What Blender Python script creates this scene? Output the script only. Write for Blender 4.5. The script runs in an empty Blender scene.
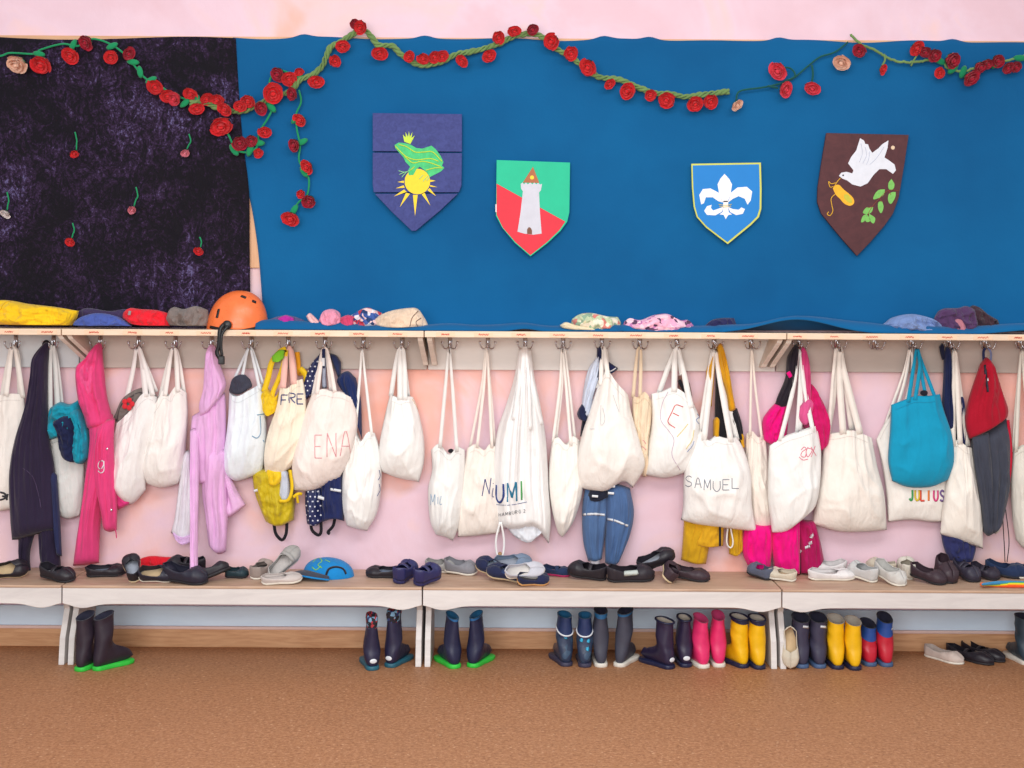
import bpy, bmesh, math, random
from mathutils import Vector, Matrix, noise
from mathutils.bvhtree import BVHTree
SC = bpy.context.scene
COL = SC.collection

# ---------------------------------------------------------------- camera
F_PX, DIST, CAM_Z, HORIZON, ROLL = 1250.0, 5.0, 1.352, 310.0, math.radians(0.34)
cd = bpy.data.cameras.new('camera'); cam = bpy.data.objects.new('camera', cd); COL.objects.link(cam)
cd.sensor_width = 36.0; cd.lens = F_PX * 36.0 / 1024.0
cd.shift_y = -(384.0 - HORIZON) / 1024.0
cam.matrix_world = Matrix.Translation((0, -DIST, CAM_Z)) @ Matrix.Rotation(math.pi/2, 4, 'X') @ Matrix.Rotation(ROLL, 4, 'Z')
cd.clip_start = 0.05
SC.camera = cam

# ---------------------------------------------------------------- world, lights, exposure
w = bpy.data.worlds.new('world'); SC.world = w; w.use_nodes = True
w.node_tree.nodes['Background'].inputs[0].default_value = (0.93, 0.96, 1.0, 1)
w.node_tree.nodes['Background'].inputs[1].default_value = 0.60
def area_light(name, loc, target, sx, sy, power, col):
    l = bpy.data.lights.new(name, 'AREA'); l.shape = 'RECTANGLE'; l.size = sx; l.size_y = sy
    l.energy = power; l.color = col
    o = bpy.data.objects.new(name, l); COL.objects.link(o); o.location = loc
    o.rotation_euler = (Vector(target) - Vector(loc)).to_track_quat('-Z', 'Y').to_euler()
    return o
area_light('window_daylight', (-0.8, -6.2, 1.9), (0.0, 0, 0.95), 4.2, 2.0, 165, (1.0, 0.985, 0.96))
area_light('ceiling_daylight', (0.2, -3.0, 3.1), (0.0, -2.0, 0.0), 3.6, 1.0, 72, (1.0, 0.97, 0.93))
SC.view_settings.view_transform = 'Standard'; SC.view_settings.look = 'None'
SC.view_settings.exposure = 0.07; SC.view_settings.gamma = 1.0
SC.view_settings.use_curve_mapping = False

# ---------------------------------------------------------------- geometry helpers
def ray(px, py):
    xc, yc = px - 512.0, -(py - HORIZON)
    c, s = math.cos(ROLL), math.sin(ROLL)
    return (xc*c - yc*s)/F_PX, (xc*s + yc*c)/F_PX
def P(px, py, d):
    """world point that stands d metres in front of the wall, seen at photo pixel px,py"""
    x, z = ray(px, py); t = DIST - d
    return Vector((x*t, -d, CAM_Z + z*t))
def on_plane(px, py, z):
    x, zz = ray(px, py); t = (z - CAM_Z)/zz
    return Vector((x*t, -(DIST - t), z))
def X_at(px, d): return P(px, 384, d).x
def lin(c): return c/12.92 if c <= 0.04045 else ((c+0.055)/1.055)**2.4
def rgb(r, g, b): return (lin(r/255), lin(g/255), lin(b/255), 1.0)
WL = {}   # world origin of every object
def link(o, parent, wloc):
    COL.objects.link(o)
    WL[o.name] = Vector(wloc)
    if parent is not None:
        o.parent = parent; o.location = Vector(wloc) - WL[parent.name]
    else:
        o.location = wloc
def mesh_obj(name, V, Fc, mat, parent=None, smooth=True, recalc=True, mats=None, fmat=None, origin=None):
    V = [Vector(v) for v in V]
    lo = Vector((min(v.x for v in V), min(v.y for v in V), min(v.z for v in V)))
    hi = Vector((max(v.x for v in V), max(v.y for v in V), max(v.z for v in V)))
    o0 = Vector(origin) if origin else Vector(((lo.x+hi.x)/2, (lo.y+hi.y)/2, lo.z))
    me = bpy.data.meshes.new(name)
    me.from_pydata([v - o0 for v in V], [], Fc)
    for m in (mats or [mat]): me.materials.append(m)
    if fmat:
        for p, i in zip(me.polygons, fmat): p.material_index = i
    if recalc:
        bm = bmesh.new(); bm.from_mesh(me); bmesh.ops.recalc_face_normals(bm, faces=bm.faces); bm.to_mesh(me); bm.free()
    if smooth:
        for p in me.polygons: p.use_smooth = True
    o = bpy.data.objects.new(name, me)
    link(o, parent, o0)
    return o
def tag(o, label, cat, group=None):
    o['label'] = label; o['category'] = cat
    if group: o['group'] = group
    return o
def thing(name, label, cat, loc=(0, 0, 0), group=None):
    o = bpy.data.objects.new(name, None); o.empty_display_size = 0.05
    link(o, None, loc)
    return tag(o, label, cat, group)
def kids(o): return [c for c in bpy.data.objects if c.parent == o]
def finish(root):
    """move the Empty to the base of the thing it carries"""
    lo = Vector((1e9,)*3); hi = Vector((-1e9,)*3)
    st = list(kids(root)); al = []
    while st:
        c = st.pop(); al.append(c); st += kids(c)
    for c in al:
        if c.type != 'MESH': continue
        for v in c.data.vertices:
            p = c.matrix_basis.to_3x3() @ v.co + WL[c.name]
            for i in range(3): lo[i] = min(lo[i], p[i]); hi[i] = max(hi[i], p[i])
    base = Vector(((lo.x+hi.x)/2, (lo.y+hi.y)/2, lo.z))
    WL[root.name] = base; root.location = base
    for c in kids(root): c.location = WL[c.name] - base
    return root
def structure(o): o['kind'] = 'structure'; return o

def cat(pts, n):
    """Catmull-Rom through pts (tuples or Vectors), resampled at n+1 points by chord length"""
    pts = [Vector(p) for p in pts]
    if len(pts) == 1: return [pts[0].copy() for _ in range(n+1)]
    if len(pts) == 2: return [pts[0].lerp(pts[1], i/n) for i in range(n+1)]
    ext = [pts[0]*2 - pts[1]] + pts + [pts[-1]*2 - pts[-2]]
    fine = []
    for i in range(len(pts)-1):
        a, b, c, d = ext[i:i+4]
        for k in range(10):
            t = k/10
            fine.append(0.5*((b*2) + (c-a)*t + (a*2-b*5+c*4-d)*t*t + (b*3-a-c*3+d)*t*t*t))
    fine.append(pts[-1])
    L = [0]
    for i in range(1, len(fine)): L.append(L[-1] + (fine[i]-fine[i-1]).length)
    out = []; j = 0
    for i in range(n+1):
        s = L[-1]*i/n
        while j < len(L)-2 and L[j+1] < s: j += 1
        t = 0 if L[j+1] == L[j] else (s-L[j])/(L[j+1]-L[j])
        out.append(fine[j].lerp(fine[j+1], min(1, t)))
    return out
def grid_faces(nu, nv, off=0, wrap=False):
    f = []
    for j in range(nv):
        for i in range(nu):
            a = off + j*(nu+1)+i
            f.append((a, a+1, a+nu+2, a+nu+1))
    return f
def N(x, y, z): return noise.noise(Vector((x, y, z)))

def coons(top, left, right, bottom, nu, nv):
    L = [top[0]] + list(left) + [bottom[0]]; R = [top[-1]] + list(right) + [bottom[-1]]
    T = cat(top, nu); B = cat(bottom, nu); Lc = cat(L, nv); Rc = cat(R, nv)
    g = []
    for j in range(nv+1):
        v = j/nv
        row = []
        for i in range(nu+1):
            u = i/nu
            p = (T[i]*(1-v) + B[i]*v) + (Lc[j]*(1-u) + Rc[j]*u) \
                - (T[0]*(1-u)*(1-v) + T[-1]*u*(1-v) + B[0]*(1-u)*v + B[-1]*u*v)
            row.append(p)
        g.append(row)
    return g
def patch(name, top, left, right, bottom, dm, Tf, mat, parent=None, Tb=None, style='cloth', fold=0.006,
          freq=(5.0, 1.1), seed=0, nu=30, nv=34, crumple=0.0, open_top=False):
    """a body of cloth: pixel outline, dm = distance from the wall of its rim (top, bottom), Tf/Tb = bulge to front and back"""
    if not isinstance(dm, tuple): dm = (dm, dm)
    if Tb is None: Tb = Tf*0.35
    g = coons(top, left, right, bottom, nu, nv)
    F, B = [], []
    for j in range(nv+1):
        v = j/nv
        if style == 'bag':
            pv = (0.30 + 0.70*min(1, v/0.62)**0.9) * max(0.0, 1 - max(0, (v-0.62)/0.38)**2.4)**0.5
            pe = 1.0
        elif style == 'lump':
            pv = math.sin(math.pi*(0.08+0.62*v))**0.5; pe = 1.0
            if j == 0: pv = 0.0
        else:
            pv = min(1, (v/0.10))**0.5 * min(1, (1-v)/0.05)**0.5; pe = 1.0
        for i in range(nu+1):
            u = i/nu
            pu = max(0.0, math.sin(math.pi*u))**(0.42 if style == 'bag' else 0.55)
            base = P(g[j][i].x, g[j][i].y, dm[0]*(1-v)+dm[1]*v)
            uu = u + 0.08*N(v*2.3, seed*3.1, 0.5)
            r1 = 1 - 2*abs(N(uu*freq[0], v*freq[1]+seed, seed*1.7))*1.6
            r2 = N(uu*freq[0]*2.2 + v*1.5, v*freq[1]*2.4, seed*2.3+4)
            r3 = N(uu*2.6+v*2.0, v*3.4, seed*5.1+9)
            edge = min(1, 6*min(u, 1-u)) * (min(1, 5*v) if style != 'bag' else 1) * min(1, 5*(1-v)+0.0)
            r4 = (1-2*abs(N(uu*freq[0]*1.7+v*0.8+seed, v*freq[1]*0.8, seed*1.1+20)))**3
            if style == 'bag':
                # pleats run down from the mouth, slack diagonal creases gather below
                dg = (1-2*abs(N(u*1.6+v*2.4+seed*2.7, v*2.0-u*1.2, seed*.7)))**4 + (1-2*abs(N(u*2.0-v*2.2+seed, v*1.7+u*1.5, seed*1.9+5)))**4
                w_ = fold*((1.25-1.0*v)*(0.8*r1+0.35*r2+0.8*r4) + 1.2*r3 + 0.9*dg*min(1, v*2.5))
            else:
                w_ = fold*(1.3*(0.9*r1+0.8*r2+0.9*r4) + 0.9*r3)
            if crumple:
                q = base*1.0
                w_ += crumple*1.5*(N(q.x*30+seed, q.z*30, 1.3)+0.6*N(q.x*60, q.z*60+seed, 2.3) + 1.1*((1-2*abs(N(q.x*26+q.z*14+seed, q.z*34-q.x*9, seed*.3)))**3-.3))
            f = Tf*pu*pv + w_*edge
            b = Tb*pu*pv + 0.3*w_*edge
            F.append(base + Vector((0, -f, 0)))
            B.append(base + Vector((0, max(0.0, b), 0)))
    if open_top:
        gap = 0.55
    V = F + B; n1 = len(F)
    faces = grid_faces(nu, nv) + [tuple(reversed(q)) for q in grid_faces(nu, nv, n1)]
    # weld the rims (left, right, bottom; the top too unless it is a bag mouth)
    me_name = name
    bmv = {}
    def same(a, b): bmv[b] = a
    for j in range(nv+1):
        for i in (0, nu): same(j*(nu+1)+i, n1+j*(nu+1)+i)
    for i in range(nu+1):
        same(nv*(nu+1)+i, n1+nv*(nu+1)+i)
        if style != 'bag': same(i, n1+i)
    if True:
        for a in set(bmv.values()):
            pass
        for b, a in [(b, a) for b, a in bmv.items()]:
            V[a] = (V[a]+V[b])/2
    faces = [tuple(bmv.get(k, k) for k in f) for f in faces]
    used = sorted({k for f in faces for k in f}); idx = {k: n for n, k in enumerate(used)}
    V = [V[k] for k in used]; faces = [tuple(idx[k] for k in f) for f in faces]
    faces = [f for f in faces if len(set(f)) >= 3]
    o = mesh_obj(name, V, faces, mat, parent)
    return o
def sweep(pts, secs, closed_sec=True, caps=True):
    """pts: centre points; secs: list of rings (each a list of Vectors, world)"""
    V = []; Fc = []; n = len(secs[0])
    for r in secs: V += r
    for j in range(len(secs)-1):
        for i in range(n):
            k = (i+1) % n
            Fc.append((j*n+i, j*n+k, (j+1)*n+k, (j+1)*n+i))
    if caps:
        Fc.append(tuple(range(n))[::-1]); Fc.append(tuple((len(secs)-1)*n+i for i in range(n)))
    return V, Fc
def merge(*ms):
    V = []; Fc = []
    for v, f in ms:
        o = len(V); V += list(v); Fc += [tuple(k+o for k in q) for q in f]
    return V, Fc
def tube_geo(pts, r, n=24, sides=8, smooth=True):
    pts = cat(pts, n) if smooth else [Vector(p) for p in pts]
    secs = []; up = None
    for i, p in enumerate(pts):
        t = (pts[min(i+1, len(pts)-1)] - pts[max(i-1, 0)])
        if t.length < 1e-9: t = Vector((0, 0, 1))
        t.normalize()
        if up is None: up = t.orthogonal().normalized()
        up = (up - t*up.dot(t)); up = up.normalized() if up.length > 1e-6 else t.orthogonal().normalized()
        s = t.cross(up)
        rr = r(i/(len(pts)-1)) if callable(r) else r
        secs.append([p + (up*math.cos(a)+s*math.sin(a))*rr for a in [2*math.pi*k/sides for k in range(sides)]])
    return sweep(pts, secs)
def strap_geo(pts, width, thick=0.003, n=22, flat=Vector((0, -1, 0)), smooth=True):
    """flat band whose broad side faces `flat`"""
    pts = cat(pts, n) if smooth else [Vector(p) for p in pts]
    secs = []; last = None
    for i, p in enumerate(pts):
        t = (pts[min(i+1, len(pts)-1)] - pts[max(i-1, 0)]).normalized()
        s = t.cross(flat)
        if s.length < 0.05: s = last or Vector((1, 0, 0))
        s.normalize()
        if last is not None and s.dot(last) < 0: s = -s
        last = s
        nn = s.cross(t).normalized()
        ww = (width(i/(len(pts)-1)) if callable(width) else width)/2
        secs.append([p+s*ww+nn*thick/2, p-s*ww+nn*thick/2, p-s*ww-nn*thick/2, p+s*ww-nn*thick/2])
    return sweep(pts, secs)
def box_geo(lo, hi):
    x0, y0, z0 = lo; x1, y1, z1 = hi
    V = [Vector(p) for p in ((x0,y0,z0),(x1,y0,z0),(x1,y1,z0),(x0,y1,z0),(x0,y0,z1),(x1,y0,z1),(x1,y1,z1),(x0,y1,z1))]
    return V, [(0,3,2,1),(4,5,6,7),(0,1,5,4),(1,2,6,5),(2,3,7,6),(3,0,4,7)]
def prism_geo(pts3, ext):
    """planar polygon (list of Vectors) extruded by vector ext"""
    n = len(pts3); ext = Vector(ext)
    V = [Vector(p) for p in pts3] + [Vector(p)+ext for p in pts3]
    return V, [tuple(range(n))[::-1], tuple(range(n, 2*n))] + [(i, (i+1) % n, n+(i+1) % n, n+i) for i in range(n)]
def bevel(o, w=0.002, seg=2):
    m = o.modifiers.new('bevel', 'BEVEL'); m.width = w; m.segments = seg; m.limit_method = 'ANGLE'; return o
def flat_poly(name, pix, d, th, mat, parent, smooth_pts=False, lum=0.0006):
    """a flat cut-out at distance d from the wall, th thick"""
    p2 = [(a, b) for a, b in pix]
    if smooth_pts:
        c = cat(p2 + [p2[0]], len(p2)*5)[:-1]; p2 = [(q.x, q.y) for q in c]
    pts = [P(a, b, d) for a, b in p2]
    V, Fc = prism_geo(pts, (0, -th, 0))
    return mesh_obj(name, V, Fc, mat, parent, smooth=False)
def world_bvh(o):
    m = Matrix.Translation(WL[o.name])
    vs = [m @ v.co for v in o.data.vertices]
    return BVHTree.FromPolygons(vs, [tuple(p.vertices) for p in o.data.polygons])
def strokes_on(name, surf, lines, width, mat, parent, off=0.0012, closed=False):
    """pen or print strokes that lie on the surface of surf, lines in photo pixels"""
    bvh = world_bvh(surf) if not isinstance(surf, (int, float)) else None
    geos = []
    for ln in lines:
        q = cat(ln, max(6, 5*len(ln)))
        hits = []
        for p in q:
            a = Vector((0, -DIST, CAM_Z)); b = P(p.x, p.y, 0.0)
            if bvh is None:
                hits.append((P(p.x, p.y, surf), Vector((0, -1, 0)))); continue
            h, nrm, _, _ = bvh.ray_cast(a, (b-a).normalized())
            if h is None: continue
            if nrm.y > 0: nrm = -nrm
            hits.append((h, nrm))
        if len(hits) < 2: continue
        secs = []
        for i, (h, nrm) in enumerate(hits):
            t = hits[min(i+1, len(hits)-1)][0] - hits[max(i-1, 0)][0]
            if t.length < 1e-7: t = Vector((1, 0, 0))
            t.normalize(); s = t.cross(nrm).normalized()
            c = h + nrm*off
            secs.append([c+s*width/2, c+nrm*0.0006, c-s*width/2, c-nrm*off*1.5])
        geos.append(sweep(None, secs))
    if not geos: return None
    V, Fc = merge(*geos)
    return mesh_obj(name, V, Fc, mat, parent)
GLYPH = {
 'A': [[(0,1),(.5,0),(1,1)], [(.2,.62),(.8,.62)]],
 'B': [[(0,0),(0,1)], [(0,0),(.8,.12),(.7,.4),(0,.48)], [(0,.48),(.95,.65),(.8,.95),(0,1)]],
 'E': [[(1,0),(0,0)],[(0,0),(0,1)],[(0,1),(1,1)], [(0,.5),(.8,.5)]],
 'F': [[(1,0),(0,0)],[(0,0),(0,1)], [(0,.5),(.8,.5)]],
 'G': [[(.95,.15),(.5,0),(.05,.3),(.05,.75),(.5,1),(.95,.85),(.95,.55),(.55,.55)]],
 'H': [[(0,0),(0,1)],[(1,0),(1,1)],[(0,.5),(1,.5)]],
 'I': [[(.5,0),(.5,1)]],
 'J': [[(.85,0),(.85,.75),(.5,1),(.1,.8)]],
 'L': [[(0,0),(0,1)],[(0,1),(1,1)]],
 'M': [[(0,1),(.05,0)],[(.05,0),(.5,.8)],[(.5,.8),(.95,0)],[(.95,0),(1,1)]],
 'N': [[(0,1),(0,0)],[(0,0),(1,1)],[(1,1),(1,0)]],
 'R': [[(0,1),(0,0)],[(0,0),(.85,.1),(.85,.4),(0,.5)],[(.2,.5),(1,1)]],
 'S': [[(.95,.12),(.5,0),(.08,.2),(.3,.45),(.85,.62),(.9,.88),(.45,1),(.02,.88)]],
 'U': [[(0,0),(0,.7),(.5,1),(1,.7),(1,0)]],
 '2': [[(.05,.2),(.5,0),(.95,.25),(.1,1)],[(.1,1),(1,1)]],
}
def glyph(ch, x0, y0, x1, y1, slant=0.0, rise=0.0):
    return [[(x0+(x1-x0)*a + slant*(1-b), y0+(y1-y0)*b + rise*a) for a, b in ln] for ln in GLYPH[ch]]
# ---------------------------------------------------------------- materials
MC = {}
def new_mat(name):
    m = bpy.data.materials.new(name); m.use_nodes = True
    nt = m.node_tree; return m, nt, nt.nodes['Principled BSDF']
def nd(nt, t, **kw):
    n = nt.nodes.new(t)
    for k, v in kw.items():
        if k.startswith('i_'): n.inputs[k[2:].replace('_', ' ')].default_value = v
        else: setattr(n, k, v)
    return n
def ramp(nt, fac, stops):
    r = nd(nt, 'ShaderNodeValToRGB'); e = r.color_ramp.elements
    while len(e) < len(stops): e.new(0.5)
    for k, (p, c) in enumerate(stops): e[k].position = p; e[k].color = c
    nt.links.new(fac, r.inputs[0]); return r.outputs[0]
def coords(nt, scale=(1, 1, 1), space='Object'):
    tc = nd(nt, 'ShaderNodeTexCoord'); mp = nd(nt, 'ShaderNodeMapping'); mp.inputs['Scale'].default_value = scale
    nt.links.new(tc.outputs[space], mp.inputs[0]); return mp.outputs[0]
def noise_n(nt, vec, scale, detail=3, rough=0.55, dist=0.0):
    n = nd(nt, 'ShaderNodeTexNoise'); n.inputs['Scale'].default_value = scale; n.inputs['Detail'].default_value = detail
    n.inputs['Roughness'].default_value = rough; n.inputs['Distortion'].default_value = dist
    nt.links.new(vec, n.inputs['Vector']); return n.outputs['Fac']
def bump(nt, bs, h, strength, dist=0.002, prev=None):
    b = nd(nt, 'ShaderNodeBump'); b.inputs['Strength'].default_value = strength; b.inputs['Distance'].default_value = dist
    nt.links.new(h, b.inputs['Height'])
    if prev: nt.links.new(prev, b.inputs['Normal'])
    nt.links.new(b.outputs[0], bs.inputs['Normal']); return b.outputs[0]
def mul(c, k): return (min(1, c[0]*k), min(1, c[1]*k), min(1, c[2]*k), 1)
def fabric(r, g, b, weave=900, var=0.10, sheen=0.15, creases=0.35, rough=0.85):
    key = ('fab', r, g, b, weave, var, sheen, creases, rough)
    if key in MC: return MC[key]
    m, nt, bs = new_mat('fabric'); c = rgb(r, g, b)
    v = coords(nt)
    n1 = noise_n(nt, v, 14, 4)
    col = ramp(nt, n1, [(0.3, mul(c, 1-var)), (0.7, mul(c, 1+var))])
    nt.links.new(col, bs.inputs['Base Color'])
    bs.inputs['Roughness'].default_value = rough
    bs.inputs['Sheen Weight'].default_value = sheen
    bs.inputs['Specular IOR Level'].default_value = 0.25
    b0 = bump(nt, bs, noise_n(nt, coords(nt, (1, 1, 0.3)), 13, 4, 0.55, 1.2), creases*1.2, 0.016)
    b1 = bump(nt, bs, noise_n(nt, coords(nt, (1, 1, 0.5)), 42, 3, 0.5, 0.8), creases, 0.006, b0)
    bump(nt, bs, noise_n(nt, v, weave, 1), 0.25, 0.0006, b1)
    MC[key] = m; return m
def rubber(r, g, b, rough=0.32, var=0.05):
    key = ('rub', r, g, b, rough)
    if key in MC: return MC[key]
    m, nt, bs = new_mat('rubber'); c = rgb(r, g, b)
    v = coords(nt); n1 = noise_n(nt, v, 30, 4)
    nt.links.new(ramp(nt, n1, [(0.3, mul(c, 1-var*2)), (0.7, mul(c, 1+var))]), bs.inputs['Base Color'])
    rr = ramp(nt, noise_n(nt, v, 60, 4), [(0.3, (rough*0.8,)*3+(1,)), (0.75, (min(1, rough*1.5),)*3+(1,))])
    nt.links.new(rr, bs.inputs['Roughness'])
    bump(nt, bs, noise_n(nt, v, 120, 2), 0.12, 0.001)
    MC[key] = m; return m
def paint(r, g, b, rough=0.6, var=0.04, scale=20, bmp=0.1, stretch=(1, 1, 1)):
    key = ('pnt', r, g, b, rough, var, scale, bmp, stretch)
    if key in MC: return MC[key]
    m, nt, bs = new_mat('paint'); c = rgb(r, g, b)
    v = coords(nt, stretch); n1 = noise_n(nt, v, scale, 4, 0.6)
    nt.links.new(ramp(nt, n1, [(0.3, mul(c, 1-var)), (0.7, mul(c, 1+var))]), bs.inputs['Base Color'])
    bs.inputs['Roughness'].default_value = rough
    if bmp: bump(nt, bs, noise_n(nt, v, scale*6, 3), bmp, 0.0015)
    MC[key] = m; return m
def metal(r, g, b, rough=0.25):
    m, nt, bs = new_mat('metal'); bs.inputs['Metallic'].default_value = 1.0
    v = coords(nt)
    nt.links.new(ramp(nt, noise_n(nt, v, 200, 2), [(0.3, mul(rgb(r, g, b), .85)), (0.7, rgb(r, g, b))]), bs.inputs['Base Color'])
    bs.inputs['Roughness'].default_value = rough; return m
def dotted(base, dot, pitch=0.02, rad=0.23):
    m, nt, bs = new_mat('dotted_fabric'); v = coords(nt, (1/pitch,)*3)
    sp = nd(nt, 'ShaderNodeSeparateXYZ'); nt.links.new(v, sp.inputs[0])
    def mth(op, a, b=None):
        n = nd(nt, 'ShaderNodeMath', operation=op)
        for k, q in enumerate((a, b)):
            if q is None: continue
            if isinstance(q, (int, float)): n.inputs[k].default_value = q
            else: nt.links.new(q, n.inputs[k])
        return n.outputs[0]
    row = mth('FLOOR', sp.outputs[2]); odd = mth('MULTIPLY', mth('MODULO', row, 2.0), 0.5)
    fx = mth('SUBTRACT', mth('FRACT', mth('ADD', mth('ADD', sp.outputs[0], odd), 500.0)), 0.5)
    fz = mth('SUBTRACT', mth('FRACT', mth('ADD', sp.outputs[2], 500.0)), 0.5)
    dd = mth('SQRT', mth('ADD', mth('MULTIPLY', fx, fx), mth('MULTIPLY', fz, fz)))
    mask = mth('LESS_THAN', dd, rad)
    mx = nd(nt, 'ShaderNodeMix', data_type='RGBA'); nt.links.new(mask, mx.inputs[0])
    mx.inputs[6].default_value = rgb(*base); mx.inputs[7].default_value = rgb(*dot)
    nt.links.new(mx.outputs[2], bs.inputs['Base Color']); bs.inputs['Roughness'].default_value = 0.5
    bump(nt, bs, noise_n(nt, v, 0.9, 3), 0.3, 0.004)
    return m
def patterned(cols, scale=55, rough=0.85):
    """printed cloth of scattered patches of several colours"""
    m, nt, bs = new_mat('printed_fabric'); v = coords(nt)
    vo = nd(nt, 'ShaderNodeTexVoronoi'); vo.inputs['Scale'].default_value = scale; nt.links.new(v, vo.inputs['Vector'])
    sp = nd(nt, 'ShaderNodeSeparateColor'); nt.links.new(vo.outputs['Color'], sp.inputs[0])
    n = len(cols)
    r = nd(nt, 'ShaderNodeValToRGB'); r.color_ramp.interpolation = 'CONSTANT'; e = r.color_ramp.elements
    while len(e) < n: e.new(0.5)
    for k, c in enumerate(cols): e[k].position = k/n; e[k].color = rgb(*c)
    nt.links.new(sp.outputs[0], r.inputs[0]); nt.links.new(r.outputs[0], bs.inputs['Base Color'])
    bs.inputs['Roughness'].default_value = rough
    bump(nt, bs, noise_n(nt, v, 60, 3), 0.4, 0.004)
    return m
def mat_velvet():
    m, nt, bs = new_mat('crushed_velvet'); v = coords(nt)
    n1 = noise_n(nt, v, 3.2, 5, 0.6, 0.8)
    n2 = noise_n(nt, coords(nt, (1.5, 1, 1)), 13, 5, 0.66, 3.2)
    n3 = noise_n(nt, v, 75, 4, 0.7, 1.4)
    a = nd(nt, 'ShaderNodeMath', operation='MULTIPLY'); nt.links.new(n2, a.inputs[0]); nt.links.new(n3, a.inputs[1])
    b = nd(nt, 'ShaderNodeMath', operation='MULTIPLY'); nt.links.new(a.outputs[0], b.inputs[0]); nt.links.new(n1, b.inputs[1])
    col = ramp(nt, b.outputs[0], [(0.105, rgb(13, 8, 18)), (0.14, rgb(34, 19, 42)), (0.18, rgb(56, 38, 70)), (0.235, rgb(100, 94, 138))])  # bluish nap highlights painted into the purple-black base colour
    nt.links.new(col, bs.inputs['Base Color']); bs.inputs['Roughness'].default_value = 0.75
    bs.inputs['Specular IOR Level'].default_value = 0.2
    bs.inputs['Sheen Weight'].default_value = 0.25; bs.inputs['Sheen Tint'].default_value = rgb(120, 120, 170)
    b1 = bump(nt, bs, n2, 0.6, 0.01); bump(nt, bs, n3, 0.3, 0.004, b1)
    return m
def mat_blue():
    m, nt, bs = new_mat('blue_cotton'); v = coords(nt)
    n1 = noise_n(nt, v, 1.2, 4, 0.6)
    col = ramp(nt, n1, [(0.3, rgb(5, 84, 136)), (0.7, rgb(9, 99, 154))])
    nt.links.new(col, bs.inputs['Base Color']); bs.inputs['Roughness'].default_value = 0.9
    bs.inputs['Sheen Weight'].default_value = 0.12; bs.inputs['Specular IOR Level'].default_value = 0.2
    b1 = bump(nt, bs, noise_n(nt, v, 5, 5, 0.65), 0.25, 0.012)
    bump(nt, bs, noise_n(nt, v, 500, 1), 0.2, 0.0008, b1)
    return m
def mat_wall():
    m, nt, bs = new_mat('pink_washed_plaster')
    v = coords(nt, (1, 1, 1))
    n0 = noise_n(nt, v, 1.7, 4, 0.6, 0.7); n2 = noise_n(nt, v, 7, 5, 0.65)
    tcz = nd(nt, 'ShaderNodeTexCoord'); sx = nd(nt, 'ShaderNodeSeparateXYZ'); nt.links.new(tcz.outputs['Object'], sx.inputs[0])
    mr = nd(nt, 'ShaderNodeMapRange'); nt.links.new(sx.outputs[2], mr.inputs[0])
    mr.inputs[1].default_value = 0.45; mr.inputs[2].default_value = 1.0; mr.inputs[3].default_value = -0.02; mr.inputs[4].default_value = 0.09
    ad = nd(nt, 'ShaderNodeMath', operation='ADD'); nt.links.new(n0, ad.inputs[0]); nt.links.new(mr.outputs[0], ad.inputs[1])
    mr2 = nd(nt, 'ShaderNodeMapRange'); nt.links.new(sx.outputs[2], mr2.inputs[0])
    mr2.inputs[1].default_value = 1.2; mr2.inputs[2].default_value = 1.5; mr2.inputs[3].default_value = 0.0; mr2.inputs[4].default_value = -0.12
    ad2 = nd(nt, 'ShaderNodeMath', operation='ADD'); nt.links.new(ad.outputs[0], ad2.inputs[0]); nt.links.new(mr2.outputs[0], ad2.inputs[1])
    n1 = ad2.outputs[0]
    c1 = ramp(nt, n1, [(0.36, rgb(232, 198, 210)), (0.48, rgb(236, 206, 220)), (0.58, rgb(242, 206, 208)), (0.66, rgb(246, 194, 184)), (0.76, rgb(248, 184, 166))])
    mx = nd(nt, 'ShaderNodeMix', data_type='RGBA', blend_type='MULTIPLY'); mx.inputs[0].default_value = 0.35
    nt.links.new(c1, mx.inputs[6])
    nt.links.new(ramp(nt, n2, [(0.3, (0.86, 0.84, 0.84, 1)), (0.7, (1, 1, 1, 1))]), mx.inputs[7])
    nt.links.new(mx.outputs[2], bs.inputs['Base Color']); bs.inputs['Roughness'].default_value = 0.85
    bump(nt, bs, noise_n(nt, coords(nt, (1, 1, 0.6)), 60, 5, 0.6), 0.25, 0.003)
    return m
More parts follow.
